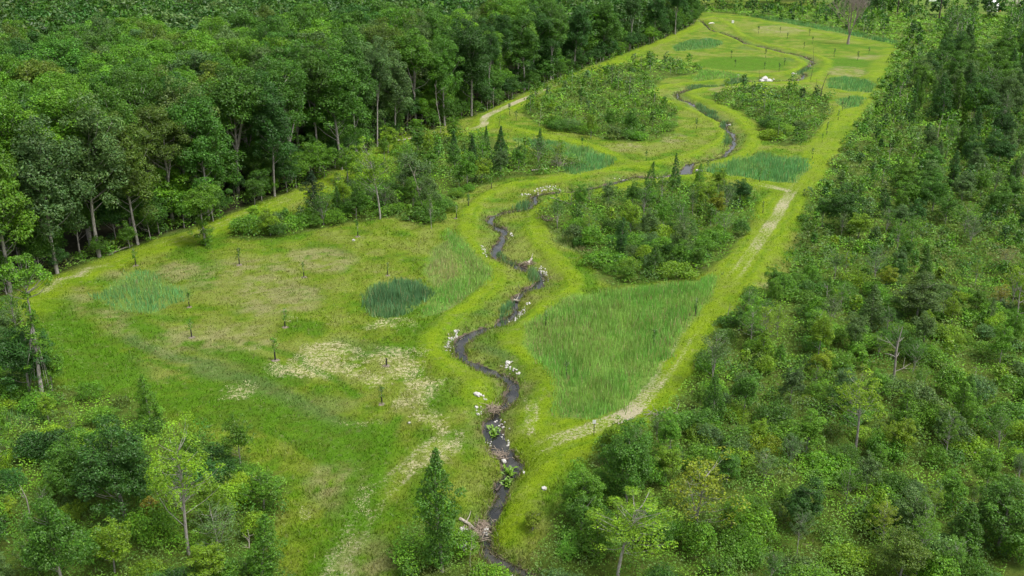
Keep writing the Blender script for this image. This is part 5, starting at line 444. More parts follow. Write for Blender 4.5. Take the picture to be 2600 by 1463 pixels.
# ------------------------------------------------------------------ tree shapes
def crown_dirs(n, g, zmin=-.55):
    i = np.arange(n)+.5; zc = 1-(1-zmin)*i/n; ph = i*2.399963+g.uniform(0, 6.28)
    r = np.sqrt(np.clip(1-zc*zc, 0, 1)); D = np.stack([r*np.cos(ph), r*np.sin(ph), zc], 1)+g.normal(0, .14, (n, 3))
    return D/np.linalg.norm(D, axis=1)[:, None]
def fill_clump(c, r, n, g, flat=.88):
    D = g.normal(size=(n, 3)); D /= np.linalg.norm(D, axis=1)[:, None]; D[:, 2] = np.where((D[:, 2] < -.1) & (g.random(n) < .55), -D[:, 2]*g.uniform(.2, 1, n), D[:, 2])
    rr = r*g.uniform(.35, 1, n)**.45
    P = c+D*rr[:, None]*np.array((1, 1, flat)); N = D*.6+np.array((0, 0, .45))+g.normal(0, .42, (n, 3)); return P, N
def make_tree(seed, h, rx, z0, nclump, cr, nleaf, leaf, trunk_r, shape='oval', limb=True, sides=6, bent=.03, droop=0.0, fill=.2, forks=0, vine=0):
    """returns (trunk mesh, crown mesh): tapered trunk and limbs, crown of leaf clumps between z0*h and h"""
    g = np.random.default_rng(seed); w = Geo(); zc = h*(z0+1)/2; rz = h*(1-z0)/2
    ax = np.array([g.normal(0, bent*h), g.normal(0, bent*h)])
    def axis_at(z): t = z/h; return np.array([ax[0]*t*t+.012*h*math.sin(5*t+seed), ax[1]*t*t+.012*h*math.cos(4*t+seed), z])
    top = h*(.9 if shape in ('cone', 'column') else .8)
    w.tube([axis_at(z)-np.array((0, 0, .3 if i == 0 else 0)) for i, z in enumerate(np.linspace(0, top, 9))], [trunk_r*1.25, trunk_r, trunk_r*.8, trunk_r*.55, trunk_r*.15], sides)
    ph = g.uniform(0, 6.28, 4); am = g.uniform(.10, .30, 4); CL = []
    for k, d in enumerate(crown_dirs(nclump, g, -.85 if shape in ('column', 'cone') else -.6)):
        az = math.atan2(d[1], d[0]); lob = 1+sum(am[q]*math.cos((q+1)*az+ph[q]+2*d[2]) for q in range(4))*.7
        if shape in ('cone', 'column', 'spruce'):
            t = (k+.5)/nclump; zt = z0*h+(h-z0*h)*(1-t)*.97
            pr = {'cone': (t*1.02)**.8, 'spruce': t**.9, 'column': min(1, 2.2*t)**.8*min(1, 2.6*(1-t)+.15)**.6*(.72+.42*math.sin(7*t+seed)*math.cos(2*az+seed+4*t))*(1-.4*max(0, t-.45)/.55)}[shape]
            rad = rx*pr*lob*g.uniform(.55, 1.0); c = axis_at(zt); c = c+np.array((math.cos(az)*rad, math.sin(az)*rad, -rad*droop))
            r = cr*g.uniform(.7, 1.2)*(.45+.75*pr)
        else:
            f = g.uniform(.72, 1.0)*lob if g.random() > fill else g.uniform(.2, .65)
            hz_ = d[2]*rz*(.92 if d[2] > 0 else .85); c = axis_at(min(h, zc+hz_*f)); c = c+np.array((d[0]*rx*f, d[1]*rx*f, 0)); r = cr*g.uniform(.5, 1.35)
        CL.append((c, r))
    for q in range(vine):
        z_ = h*g.uniform(.02, z0+.05); a_ = axis_at(z_); CL.append((a_+np.append(g.normal(0, .28+.35*(z_ < .3*h), 2), 0), cr*g.uniform(.45, .9)))
    VV, CC = [], []
    for c, r in CL:
        rad = math.hypot(c[0], c[1]); za = max(z0*h*.75, min(top*.97, c[2]-rad*.75-r*.3)); a = axis_at(za)
        if limb and g.random() < limb:
            mid = (a+c)/2+np.array((0, 0, -.10*rad))+g.normal(0, .04*rad+.01, 3); tr = trunk_r*(.10+.17*min(1, rad/max(rx, .1)))
            w.tube([a, a*.5+mid*.5, mid, mid*.45+c*.55, c+np.array((0, 0, r*.3))], [tr, tr*.75, tr*.3], 4)
        n = int(nleaf*(r/cr)**2); P, N = fill_clump(c, r, n, g)
        V, _ = leaf_quads(P, N, leaf*g.uniform(.65, 1.35, n), g); VV.append(V)
        CC.append(np.repeat(leaf_col(n, g, .20, .10, math.exp(g.normal(0, .13))), 4, 0))
    for q in range(forks):
        a = axis_at(h*z0*g.uniform(.75, .98)); az = g.uniform(0, 6.28); e = np.array((math.cos(az)*rx*.75, math.sin(az)*rx*.75, h*g.uniform(.72, .85)))
        w.tube([a, a*.6+e*.4+np.array((0, 0, .05*h)), a*.25+e*.75+np.array((0, 0, .05*h)), e], [trunk_r*.62, trunk_r*.4, trunk_r*.1], 5)
    V = np.vstack(VV); F = np.arange(len(V)).reshape(-1, 4)
    return w.mesh('trunk', BARK), mesh_np('crown', V, F, LEAF, np.vstack(CC))
VAR = {
 # name: (list of (trunk, crown), nominal height, nominal crown radius)
 'oak': ([make_tree(100+i, 24, 4.7, .42, 100, 1.35, 215, .33, .25, limb=.45, forks=3) for i in range(5)], 24, 4.7),
 'tall': ([make_tree(120+i, 24, 3.5, .44, 80, 1.2, 200, .31, .20, limb=.45, forks=2, bent=.02) for i in range(4)], 24, 3.5),
 'leafy': ([make_tree(140+i, 22, 4.0, .12, 125, 1.25, 190, .32, .22, limb=.4, fill=.3) for i in range(3)], 22, 4.0),
 'understory': ([make_tree(160+i, 9, 3.0, .18, 52, .9, 140, .27, .10, limb=.6, fill=.35) for i in range(3)], 9, 3.0),
 'dense': ([make_tree(200+i, 7, 1.9, .06, 76, .60, 190, .155, .10, limb=.4) for i in range(4)], 7, 1.9),
 'young': ([make_tree(220+i, 5, 1.1, .08, 62, .36, 100, .125, .055, 'oval', limb=.5, fill=.3) for i in range(5)], 5, 1.1),
 'slender': ([make_tree(240+i, 12, 2.4, .22, 80, .46, 72, .15, .11, limb=.95, fill=.35, bent=.05) for i in range(4)], 12, 2.3),
 'sparse': ([make_tree(260+i, 6, 1.5, .15, 60, .38, 42, .12, .06, limb=1, fill=.4, forks=2) for i in range(3)], 6, 1.5),
 'column': ([make_tree(280+i, 10, 1.55, .04, 105, .50, 150, .15, .12, 'column', limb=.5, droop=-.15) for i in range(3)], 10, 1.2),
 'cone': ([make_tree(300+i, 6, 1.5, .05, 84, .40, 110, .135, .07, 'cone', limb=.5, droop=-.2) for i in range(4)], 6, 1.5),
 'conifer': ([make_tree(320+i, 8, 1.7, .04, 140, .40, 90, .17, .11, 'spruce', limb=.5, droop=.15) for i in range(2)], 8, 1.7),
 'cypress': ([make_tree(340+i, 8, 1.6, .10, 85, .34, 80, .17, .09, 'spruce', limb=1, droop=-.35) for i in range(2)], 8, 1.6),
 'lollipop': ([make_tree(360, 9, 2.1, .42, 60, .7, 170, .19, .12, limb=.5, vine=34)], 9, 2.1),
 'vine': ([make_tree(370, 16, 1.9, .70, 34, .5, 100, .18, .17, limb=.9, bent=.02, vine=46)], 16, 1.9),
}
# the vine tree carries leaves down its trunk
TINT = {'mid': (.064, .164, .014), 'bright': (.096, .226, .013), 'lime': (.158, .280, .012), 'yellow': (.172, .248, .012), 'dark': (.038, .114, .015), 'vdark': (.020, .056, .013), 'grey': (.086, .162, .038), 'olive': (.090, .152, .016), 'orange': (.220, .200, .018), 'tan': (.190, .210, .065)}
def jitter_tint(t, s=.10):
    t = TINT[t] if isinstance(t, str) else t; v = math.exp(rnd.gauss(0, s)); w = rnd.gauss(0, s*.45)
    return (t[0]*v*(1+w), t[1]*v, t[2]*v*(1-w), 1)
count = {}
def place_tree(kind, name, label, cat, group, x, y, h, tint, wide=1.0, var=None, bark=None):
    vs_, H0, R0 = VAR[kind]; i = count.get(kind, 0); count[kind] = i+1
    tr, cr_ = vs_[(i if var is None else var) % len(vs_)]; s = h/H0; sx = s*wide*rnd.uniform(.93, 1.07)
    root = bpy.data.objects.new(name, None); COL.objects.link(root); root.location = (x, y, gz(x, y)-.05); root.rotation_euler = (0, 0, rnd.uniform(0, 6.283)); root.scale = (sx, sx, s)
    root.empty_display_size = .3; tag(root, label, cat, group)
    obj('trunk', tr, root); c = obj('crown', cr_, root); c.color = jitter_tint(tint)
    return root

taken = []      # footprints already used (x, y, radius)
def free(x, y, r):
    return all((x-a)**2+(y-b_)**2 > (r+q)**2 for a, b_, q in taken)

# individually measured trees
KN = {'conifer': ('conifer', 'conifer'), 'cypress': ('conifer', 'conifer')}
for kind, label, x, y, h, tint, wide in LAYOUT['trees']:
    nm, cat = KN.get(kind, ('tree', 'tree')); place_tree(kind, nm, label, cat, None, x, y, h, tint, wide); taken.append((x, y, VAR[kind][2]*h/VAR[kind][1]*wide*.7))

# forest: front row first, then the wood behind it
_U = ['', 'first', 'second', 'third', 'fourth', 'fifth', 'sixth', 'seventh', 'eighth', 'ninth', 'tenth', 'eleventh', 'twelfth', 'thirteenth', 'fourteenth', 'fifteenth', 'sixteenth', 'seventeenth', 'eighteenth', 'nineteenth']
def ordn(k):
    """1 -> first, 42 -> forty-second"""
    if k < 20: return _U[k]
    q, r_ = divmod(k, 10); tens = ['', '', 'twent', 'thirt', 'fort', 'fift', 'sixt', 'sevent', 'eight', 'ninet'][q]
    return tens+('ieth' if r_ == 0 else 'y-'+_U[r_])
TW = {'mid': 'mid green', 'bright': 'bright green', 'grey': 'grey-green', 'olive': 'olive green', 'dark': 'dark green', 'lime': 'yellow-green'}
front = LAYOUT['front']
for i, (x, y, h, tint, wide) in enumerate(front):
    kind = {2: 'tall', 6: 'oak', 8: 'oak', 10: 'oak', 11: 'tall', 14: 'tall', 16: 'oak', 19: 'tall', 20: 'tall', 22: 'oak', 25: 'tall', 27: 'oak'}.get(i, 'leafy')
    place_tree(kind, 'forest_tree', 'tall %s tree in the front row of the forest, %s from the left' % (TW[tint], ordn(i+1)), 'tree', 'front row of the forest', x, y, h, tint, wide)
    taken.append((x, y, 2.6))
FP = np.array([p[:2] for p in LAYOUT['forest']])
def scatter_in(poly, spacing, bounds, inset, g, tries=40000, extra=None, jit=.42):
    x0, x1, y0, y1 = bounds; pts = []
    yy = np.arange(y0, y1, spacing*.87)
    for r_, yv in enumerate(yy):
        xx = np.arange(x0, x1, spacing)+(spacing/2 if r_ % 2 else 0)
        for xv in xx: pts.append((xv, yv))
    P = np.array(pts)+g.normal(0, spacing*jit*.5, (len(pts), 2))
    return P[poly_sd(P[:, 0], P[:, 1], poly, 3) < -inset]
P = scatter_in(LAYOUT['forest'], 7.4, (-300, 150, 80, 620), 3.0, rng, jit=.5)
edge_d = -poly_sd(P[:, 0], P[:, 1], LAYOUT['forest'], 3); seen_top = in_view(P[:, 0], P[:, 1], 22.0, 1.16, 1.12); seen_foot = in_view(P[:, 0], P[:, 1], 2.0, 1.0, 1.0) & (edge_d < 60)
P = P[seen_top | seen_foot]
edge_d = -poly_sd(P[:, 0], P[:, 1], LAYOUT['forest'], 3); order = np.argsort(np.hypot(P[:, 0], P[:, 1])+edge_d*.6)
P = P[order]; made = 0; rest = []; row_n = {}
FX = np.array([f[:2] for f in front]); FD = FX[-1]-FX[0]; FD = FD/np.linalg.norm(FD); FN = np.array((-FD[1], FD[0]))
def behind(x, y):
    q = np.array((x, y)); s_ = (FX-q) @ FD; i_ = int(np.argmin(np.abs(s_))); return i_, float((q-FX[i_]) @ FN)
FT = ['mid']*5+['bright']*5+['dark']*1+['grey']*2+['olive']
for x, y in P:
    if not free(x, y, 2.2): continue
    if made < 270:
        tn = rnd.choice(FT); fi, dep = behind(x, y); row_n[fi] = row_n.get(fi, 0)+1
        kind = rnd.choice(['oak', 'tall']) if dep > 16 else rnd.choice(['leafy', 'oak', 'leafy', 'tall'])
        place_tree(kind, 'forest_tree', '%s canopy tree, %s one back behind the %s front-row forest tree from the left' % (TW[tn], ordn(row_n[fi]), ordn(fi+1)), 'tree', 'closed canopy of the forest', x, y, rnd.uniform(19, 26.5), tuple(q*1.14 for q in TINT[tn]), rnd.uniform(.9, 1.3))
        made += 1; taken.append((x, y, 2.2))
    elif in_view(np.array([x]), np.array([y]), 24.0, 1.04, 1.065)[0] or (in_view(np.array([x]), np.array([y]), 2.0, 1.0, 1.0)[0] and poly_sd(np.array([x]), np.array([y]), LAYOUT['forest'], 3)[0] > -32): rest.append((x, y, rnd.uniform(20, 26), 5.5))
print('forest trees', made, 'rest', len(rest))
# woods behind the far field and around the frame's upper corners: one mass
P = np.stack([rng.uniform(-120, 78, 60), rng.uniform(600, 720, 60)], 1); rest += [(x, y, rnd.uniform(18, 25), 5.5) for x, y in P]
P = np.stack([rng.uniform(70, 203, 110), rng.uniform(592, 660, 110)], 1); rest += [(x, y, rnd.uniform(17, 24), 5.5) for x, y in P]
P = np.stack([rng.uniform(-420, 60, 90), rng.uniform(560, 900, 90)], 1); rest += [(x, y, rnd.uniform(20, 26), 6) for x, y in P]
P = np.array([(206+rnd.gauss(0, 5), 585+rnd.gauss(0, 10)) for _ in range(8)]+[(238+rnd.gauss(0, 4), 555+rnd.gauss(0, 12)) for _ in range(6)]+[(258+rnd.gauss(0, 6), 545+rnd.gauss(0, 10)) for _ in range(7)]+[(300+rnd.gauss(0, 9), 560+rnd.gauss(0, 9)) for _ in range(8)]); rest += [(x, y, rnd.uniform(7, 12), 2.6) for x, y in P]
P = np.stack([rng.uniform(205, 520, 60), rng.uniform(860, 1000, 60)], 1); rest += [(x, y, rnd.uniform(15, 20), 6) for x, y in P]
VV, CC = [], []
for x, y, h, r in rest:
    n = 187; base = np.array((x, y, gz(x, y))); tint = np.array(jitter_tint(rnd.choice(['mid', 'dark', 'dark', 'grey']), .15)[:3])
    for d in crown_dirs(11, rng, -.7):
        f = rng.uniform(.6, 1); c = base+np.array((d[0]*r*f, d[1]*r*f, h*.56+d[2]*h*.42*f)); Pq, N = fill_clump(c, 2.05*r/5.5, n//11, rng)
        V, _ = leaf_quads(Pq, N, rng.uniform(1.0, 1.7, len(Pq)), rng); VV.append(V); CC.append(np.repeat(leaf_col(len(Pq), rng, .18, .08)*tint, 4, 0))
V = np.vstack(VV); tag(obj('distant_woods', mesh_np('distant_woods', V, np.arange(len(V)).reshape(-1, 4), LEAF_MASS, np.vstack(CC))), 'dark green woods beyond the far field and the back of the forest', 'woods', kind='stuff')

# understory along the forest front
E = np.array([p[:2] for p in LAYOUT['forest']][1:-3]); seg = np.hypot(*np.diff(E, axis=0).T); cum = np.concatenate([[0], np.cumsum(seg)])
sp_ = 0; ui = 0; und_n = {}
while sp_ < cum[-1]:
    k = min(len(seg)-1, np.searchsorted(cum, sp_, 'right')-1); t = (sp_-cum[k])/seg[k]; q = E[k]*(1-t)+E[k+1]*t; d = (E[k+1]-E[k])/seg[k]; nrm = np.array((-d[1], d[0]))
    for row in range(3):
        off = (-.6, 4.0, 8.5)[row]+rnd.uniform(-1, 1); x, y = q+nrm*off+d*rnd.uniform(-1.8, 1.8)
        if not in_view(np.array([x]), np.array([y]), 3, 1.06, 1.06)[0] or (row == 2 and rnd.random() < .5): continue
        tn = rnd.choice(['mid', 'bright', 'mid', 'dark']); fi, _ = behind(x, y)
        root = place_tree('understory', 'understory_tree', '', 'tree', 'understory of the forest edge', x, y, rnd.uniform(3.2, 7.5) if row == 0 else rnd.uniform(5, 12), tn, rnd.uniform(.9, 1.3)); ui += 1
        und_n.setdefault((tn, fi), []).append((math.hypot(x-FX[fi][0], y-FX[fi][1]), ui, root))
    sp_ += rnd.uniform(4.0, 6.0)
for (tn, fi), qs in und_n.items():
    for k_, q in enumerate(sorted(qs)): q[2]['label'] = '%s understory tree by the %s front-row forest tree, %s nearest its trunk' % (TW[tn], ordn(fi+1), ordn(k_+1))
print('understory', ui)

# ------------------------------------------------------------------ thickets: young trees, shrubs, undergrowth
def make_shrub(seed, h=2.0, r=1.45, n=30, nl=100, leaf=.13):
    g = np.random.default_rng(seed); VV, CC = [], []
    for d in crown_dirs(n, g, -.25):
        f = g.uniform(.55, 1.05); c = np.array((d[0]*r*f, d[1]*r*f, h*.42+d[2]*h*.5*f)); rr = .48*g.uniform(.7, 1.35)
        k = int(nl*(rr/.48)**2); P, N = fill_clump(c, rr, k, g); V, _ = leaf_quads(P, N, leaf*g.uniform(.6, 1.4, k), g)
        VV.append(V); CC.append(np.repeat(leaf_col(k, g, .22, .12, math.exp(g.normal(0, .16))), 4, 0))
    V = np.vstack(VV); return mesh_np('shrub', V, np.arange(len(V)).reshape(-1, 4), LEAF, np.vstack(CC))
SHRUB = [make_shrub(500+i, h=(1.8, 2.4, 1.5, 2.0, 2.8, 1.6)[i], r=(1.5, 1.2, 1.7, 1.4, 1.1, 1.3)[i], leaf=(.13, .12, .155, .13, .14, .115)[i]) for i in range(6)]
LOW = ('right thicket beside the straight track', 'lower left thicket')
TREE_SPACING = {'right': 4.4, 'far belt': 7, 'stream bend': 5.0, 'middle island': 6.0, 'upper island': 7.5, 'left middle': 5.4, 'lower left': 5.2, 'stream mouth': 6}
REG = {'right': 'right thicket beyond the straight track', 'far belt': 'shrub belt behind the far berm', 'stream bend': 'thicket inside the stream bend', 'middle island': 'thicket island between the road bend and the stream', 'upper island': 'thicket island beside the far straight track', 'left middle': 'thicket between the left track and the stream', 'lower left': 'lower left thicket', 'stream mouth': 'brush left of the stream mouth', 'forest margin': 'brush at the foot of the forest edge'}
def region_extra(name, x, y):
    if name != 'right': return REG[name]
    d = math.hypot(x, y)
    return 'right thicket close below the camera' if d < 95 else 'middle of the right thicket' if d < 150 else 'upper part of the right thicket' if d < 260 else 'young wood at the top right'
nt_ = 0; shrub_spots = []; young = []
KEEP = [q[1:3] for q in LAYOUT['poles']]+[LAYOUT['heap'], LAYOUT['blue'], LAYOUT['slab']]      # the far things keep a gap in the trees before them
def in_gap(x, y): return y > 330 and any(abs(x/y-a/b_) < (.016 if (a, b_) == tuple(LAYOUT['heap']) else .007) and y < b_+4 for a, b_ in KEEP)
for name, poly in LAYOUT['thicket'].items():
    A = np.array([p[:2] for p in poly]); b0, b1 = A.min(0), A.max(0); bb = (max(b0[0], -75), min(b1[0], 330), max(58, b0[1]), min(b1[1], 640))
    if name in TREE_SPACING:
        sp_ = TREE_SPACING[name]
        for x, y in scatter_in(poly, sp_, bb, 1.9 if name in ('right', 'stream bend') else .8, rng, jit=.75):
            d = math.hypot(x, y)
            if not in_view(np.array([x]), np.array([y]), 2, 1.06, 1.08)[0] or not free(x, y, .9) or in_gap(x, y): continue
            if rnd.random() < (.35 if d < 150 else .3 if d < 220 else .6): continue
            top = name == 'right' and y > 250; mid_ = name == 'right' and 170 < y <= 250
            ed = float(-poly_sd(np.array([x]), np.array([y]), poly, 25)[0]); hf = .42+.58*float(sstep(4, 20, ed))
            h = rnd.uniform(6.5, 13.5)*hf if top else rnd.uniform(4.5, 8)*max(.55, hf) if mid_ else rnd.uniform(2.4, 6.2) if name in ('right', 'lower left') else rnd.uniform(3.2, 7.5)
            if name == 'far belt': h = rnd.uniform(4, 8.5); t = None
            kind = rnd.choice(['dense', 'dense', 'young', 'cone', 'sparse', 'column'] if (top or mid_) else ['young', 'young', 'young', 'cone', 'slender', 'sparse', 'sparse'])
            t = rnd.choice(['mid', 'bright', 'bright', 'lime', 'grey', 'mid'] if name in ('stream bend', 'left middle', 'middle island', 'upper island') else ['mid', 'mid', 'bright', 'bright', 'grey', 'dark', 'dark'] if d > 160 else ['mid', 'bright', 'bright', 'lime', 'bright', 'lime', 'grey', 'mid'])
            if kind == 'sparse' and t == 'dark': t = 'grey'
            if name == 'far belt': t = rnd.choice(['mid', 'dark', 'dark', 'mid', 'bright']); kind = rnd.choice(['dense', 'dense', 'cone'])
            young.append((h/d*(1.0 if name != 'far belt' else .8), kind, x, y, h, t, rnd.uniform(.85, 1.35))); nt_ += 1
            taken.append((x, y, .8))
    for x, y in scatter_in(poly, 2.7 if name != 'far belt' else 6, bb, .2, rng, jit=.8):
        if rnd.random() < .35 or math.hypot(x, y) > 150 and rnd.random() < min(.6, (math.hypot(x, y)-150)/250): continue
        if in_view(np.array([x]), np.array([y]), 1, 1.04, 1.06)[0]: shrub_spots.append((math.hypot(x, y), x, y, name))
print('young trees', nt_, 'shrub spots', len(shrub_spots))
for _ in range(150):
    x, y = rnd.uniform(200, 345), rnd.uniform(535, 650)
    if in_gap(x, y): continue
    young.append((.004, rnd.choice(['dense', 'cone', 'column']), x, y, rnd.uniform(5, 9.5), rnd.choice(['mid', 'dark', 'grey', 'bright']), rnd.uniform(.9, 1.4)))
young.sort(key=lambda q: -q[0]); far_young = young[295:]
KW = {'dense': 'bushy', 'young': 'slim', 'cone': 'cone-shaped', 'sparse': 'airy', 'column': 'narrow', 'slender': 'spindly'}
import re
LM = []
for kind, label, x, y, h, tint, wide in LAYOUT['trees']:
    s_ = re.split(r' (?:in|beside|behind|at|on|with|cut|below|standing|near|right|left|of|second|between|standing|inside|left)\b', label)[0].rstrip(',')
    LM.append((s_, x, y))
SNL = [(re.split(r' (?:in|beside|behind|at|on|with|near|right|left|of|leaning|standing|out)\b', q[0])[0], q[1], q[2]) for q in LAYOUT['snags']]
LM = [q for q in LM+SNL if sum(q[0] == w_[0] for w_ in LM+SNL) == 1 and len(q[0].split()) > 2]
def label_all(items, noun):
    """items: (words, x, y) -> one label each, told apart by the nearest landmark, the side of it and the order of nearness"""
    tmp = []
    for i, (wd, x, y) in enumerate(items):
        s_, lx, ly = min(LM, key=lambda q: math.hypot(q[1]-x, (q[2]-y)*.6)); px = (x/y-lx/ly)*1000; py = (1/y-1/ly)*50*1000*.9
        side = ('right of' if px > 0 else 'left of') if abs(px) > abs(py) else ('in front of' if py > 0 else 'behind')
        tmp.append(('%s %s %s the %s' % (wd, noun, side, s_), math.hypot(x-lx, y-ly), i))
    out = [None]*len(items); by = {}
    for q in tmp: by.setdefault(q[0], []).append(q)
    for lab, qs in by.items():
        for k_, q in enumerate(sorted(qs, key=lambda q: q[1])):
            out[q[2]] = lab if len(qs) == 1 else ('nearest ' if k_ == 0 else ordn(k_+1)+'-nearest ')+lab
    return out
labs = label_all([(KW[q[1]]+' '+TW[q[5]], q[2], q[3]) for q in young[:295]], 'young tree')
for (_, kind, x, y, h, t, wd), lab in zip(young[:295], labs):
    place_tree(kind, 'young_tree', lab, 'tree', 'young trees of the thickets', x, y, h, t, wd)
# the shrubs that show largest stand singly, the rest join the undergrowth
shrub_spots.sort(); singles = 0; mass_spots = []; shr = []
quota = {'right': 150, 'lower left': 50, 'stream bend': 36, 'left middle': 40, 'middle island': 12, 'upper island': 6, 'stream mouth': 6, 'forest margin': 0, 'far belt': 0}
for d, x, y, name in shrub_spots:
    if quota.get(name, 0) > 0 and free(x, y, .4) and rnd.random() < .62:
        t = rnd.choice(['mid', 'bright', 'bright', 'dark', 'bright', 'lime', 'olive', 'mid'] if name == 'lower left' else ['mid', 'bright', 'bright', 'mid', 'bright', 'grey', 'bright', 'lime']); s = rnd.uniform(.65, 1.25)*(1.35 if name in ('stream bend', 'middle island', 'left middle', 'upper island') else 1.1)
        o = obj('shrub', SHRUB[singles % 6], None, (x, y, gz(x, y)-.1), rnd.uniform(0, 6.28), (s*rnd.uniform(.85, 1.25), s*rnd.uniform(.85, 1.25), s*rnd.uniform(.75, 1.1))); o.color = jitter_tint(t, .14)
        shr.append((o, TW[t], x, y)); quota[name] -= 1; singles += 1
    else: mass_spots.append((d, x, y, name))
for (o, _, _, _), lab in zip(shr, label_all([(q[1], q[2], q[3]) for q in shr], 'shrub')): tag(o, lab, 'shrub', 'shrubs of the thickets')
# undergrowth: leaf mass on a hummocky surface, plus the shrubs too small or too many to stand singly
ug_n = 560000
ux, uy = scatter(ug_n, -90, 330, 60, 640, rng); ux += 0
k = in_view(ux, uy, 1, 1.08, 1.1); ux, uy = ux[k], uy[k]; zt = np.zeros(len(ux))
for poly in LAYOUT['thicket'].values(): zt = np.maximum(zt, 1-sstep(-.7, .3, poly_sd(ux+(fbm(ux, uy, 2.5, 13, 2)-.5)*1.2, uy+(fbm(ux, uy, 2.5, 15, 2)-.5)*1.2, poly, 3)))
gap = fbm(ux, uy, 8, 131, 3)
k = (zt > .3) & (rng.random(len(ux)) < zt) & ((gap > .37) | (rng.random(len(ux)) < .22)); ux, uy, zt, gap = ux[k], uy[k], zt[k], gap[k]
def hump(x, y): return 1.5*sstep(.38, .8, fbm(x, y, 5.2, 121, 4))+.8*fbm(x, y, .9, 125, 2)**1.5
ud = np.hypot(ux, uy); hh = hump(ux, uy)*np.clip(.35+zt, 0, 1)*(1+.25*(ud > 160)); e = .25
gxn = (hump(ux+e, uy)-hump(ux-e, uy))/(2*e); gyn = (hump(ux, uy+e)-hump(ux, uy-e))/(2*e)
N = np.stack([-gxn*.7, -gyn*.7, np.full(len(ux), 1.1)], 1)+rng.normal(0, .36, (len(ux), 3))
P = np.stack([ux, uy, gh(ux, uy)+hh*rng.uniform(.6, 1.06, len(ux))], 1)
V, F = leaf_quads(P, N, (.055+.00135*ud+.0009*np.clip(ud-130, 0, 999))*rng.uniform(.6, 1.5, len(ux)), rng)
t = fbm(ux, uy, 5, 141, 3)[:, None]; t2 = fbm(ux, uy, 2.2, 147, 2)[:, None]
uc = np.array(TINT['mid'])*1.15+(np.array(TINT['bright'])*1.38-np.array(TINT['mid'])*1.15)*sstep(.36, .64, t)
uc = uc+(np.array(TINT['grey'])*1.15-uc)*sstep(.48, .66, t2)*.55; uc = uc*(.95+.55*fbm(ux, uy, 1.6, 149, 2)[:, None])*np.array((1.12, 1.02, .95))
uc = uc+(np.array((.17, .145, .06))-uc)*sstep(.64, .76, fbm(ux, uy, 6, 151, 3))[:, None]*.5
V0, C0 = [V], [np.repeat(uc*leaf_col(len(ux), rng, .13, .07), 4, 0)]
for d, x, y, name in mass_spots:
    if d > 330 and rnd.random() < .35: continue
    n = int(np.clip(200*(100/d)**1.2, 26, 220)); r = rnd.uniform(.8, 1.7)*(1.3 if name in ('stream bend', 'middle island', 'left middle', 'upper island') else 1.05); h = r*rnd.uniform(.9, 1.6); base = np.array((x, y, gz(x, y)+h*.35))
    D = crown_dirs(n, rng, -.3); Pq = base+D*np.array((r, r, h*.75))*rng.uniform(.6, 1.08, (n, 1)); Nq = D*.5+np.array((0, 0, .5))+rng.normal(0, .4, (n, 3))
    Vq, _ = leaf_quads(Pq, Nq, (.08+.0016*d)*rng.uniform(.6, 1.4, n), rng); V0.append(Vq)
    C0.append(np.repeat(leaf_col(n, rng, .2, .1)*np.array(jitter_tint(rnd.choice(['mid', 'mid', 'bright', 'bright', 'grey', 'olive']), .15)[:3]), 4, 0))
V = np.vstack(V0); print('undergrowth quads', len(V)//4, 'single shrubs', singles)
tag(obj('undergrowth', mesh_np('undergrowth', V, np.arange(len(V)).reshape(-1, 4), LEAF_MASS, np.vstack(C0))), 'continuous green bramble and shrub undergrowth filling the thickets', 'undergrowth', kind='stuff')

# young woods too far off or too many to stand singly: crowns of leaf clumps with their stems, one mass
V0, C0 = [], []; stems = Geo()
for _, kind, x, y, h, t, wd in far_young:
    d = math.hypot(x, y); r = h*.2*wd*(1.25 if kind == 'dense' else .8 if kind == 'column' else 1); base = np.array((x, y, gz(x, y))); tint = np.array(jitter_tint(t, .13)[:3]); n = int(np.clip(30000/d, 60, 200)); nc = 12
    stems.tube([base, base+(0, 0, h*.4), base+(0, 0, h*.8)], [.012*h, .004*h], 4)
    for q in crown_dirs(nc, rng, -.8):
        f = rng.uniform(.55, 1); tap = 1 if kind in ('dense', 'sparse') else max(.2, 1-.75*(q[2]+.8)/1.8); c = base+np.array((q[0]*r*f*tap, q[1]*r*f*tap, h*.55+q[2]*h*.42*f)); Pq, N = fill_clump(c, .26*r+.35, max(4, n//nc), rng)
        V, _ = leaf_quads(Pq, N, (.14+.0016*d)*rng.uniform(.6, 1.4, len(Pq)), rng); V0.append(V); C0.append(np.repeat(leaf_col(len(Pq), rng, .2, .1)*tint*math.exp(rng.normal(0, .12)), 4, 0))
V = np.vstack(V0); tag(obj('young_woods', mesh_np('young_woods', V, np.arange(len(V)).reshape(-1, 4), LEAF_MASS, np.vstack(C0))), 'mass of small distant young trees in the upper right wood and far belt', 'woods', kind='stuff')
o = obj('young_stems', stems.mesh('young_stems', BARK)); tag(o, 'thin trunks of the distant young woods', 'woods', kind='stuff')

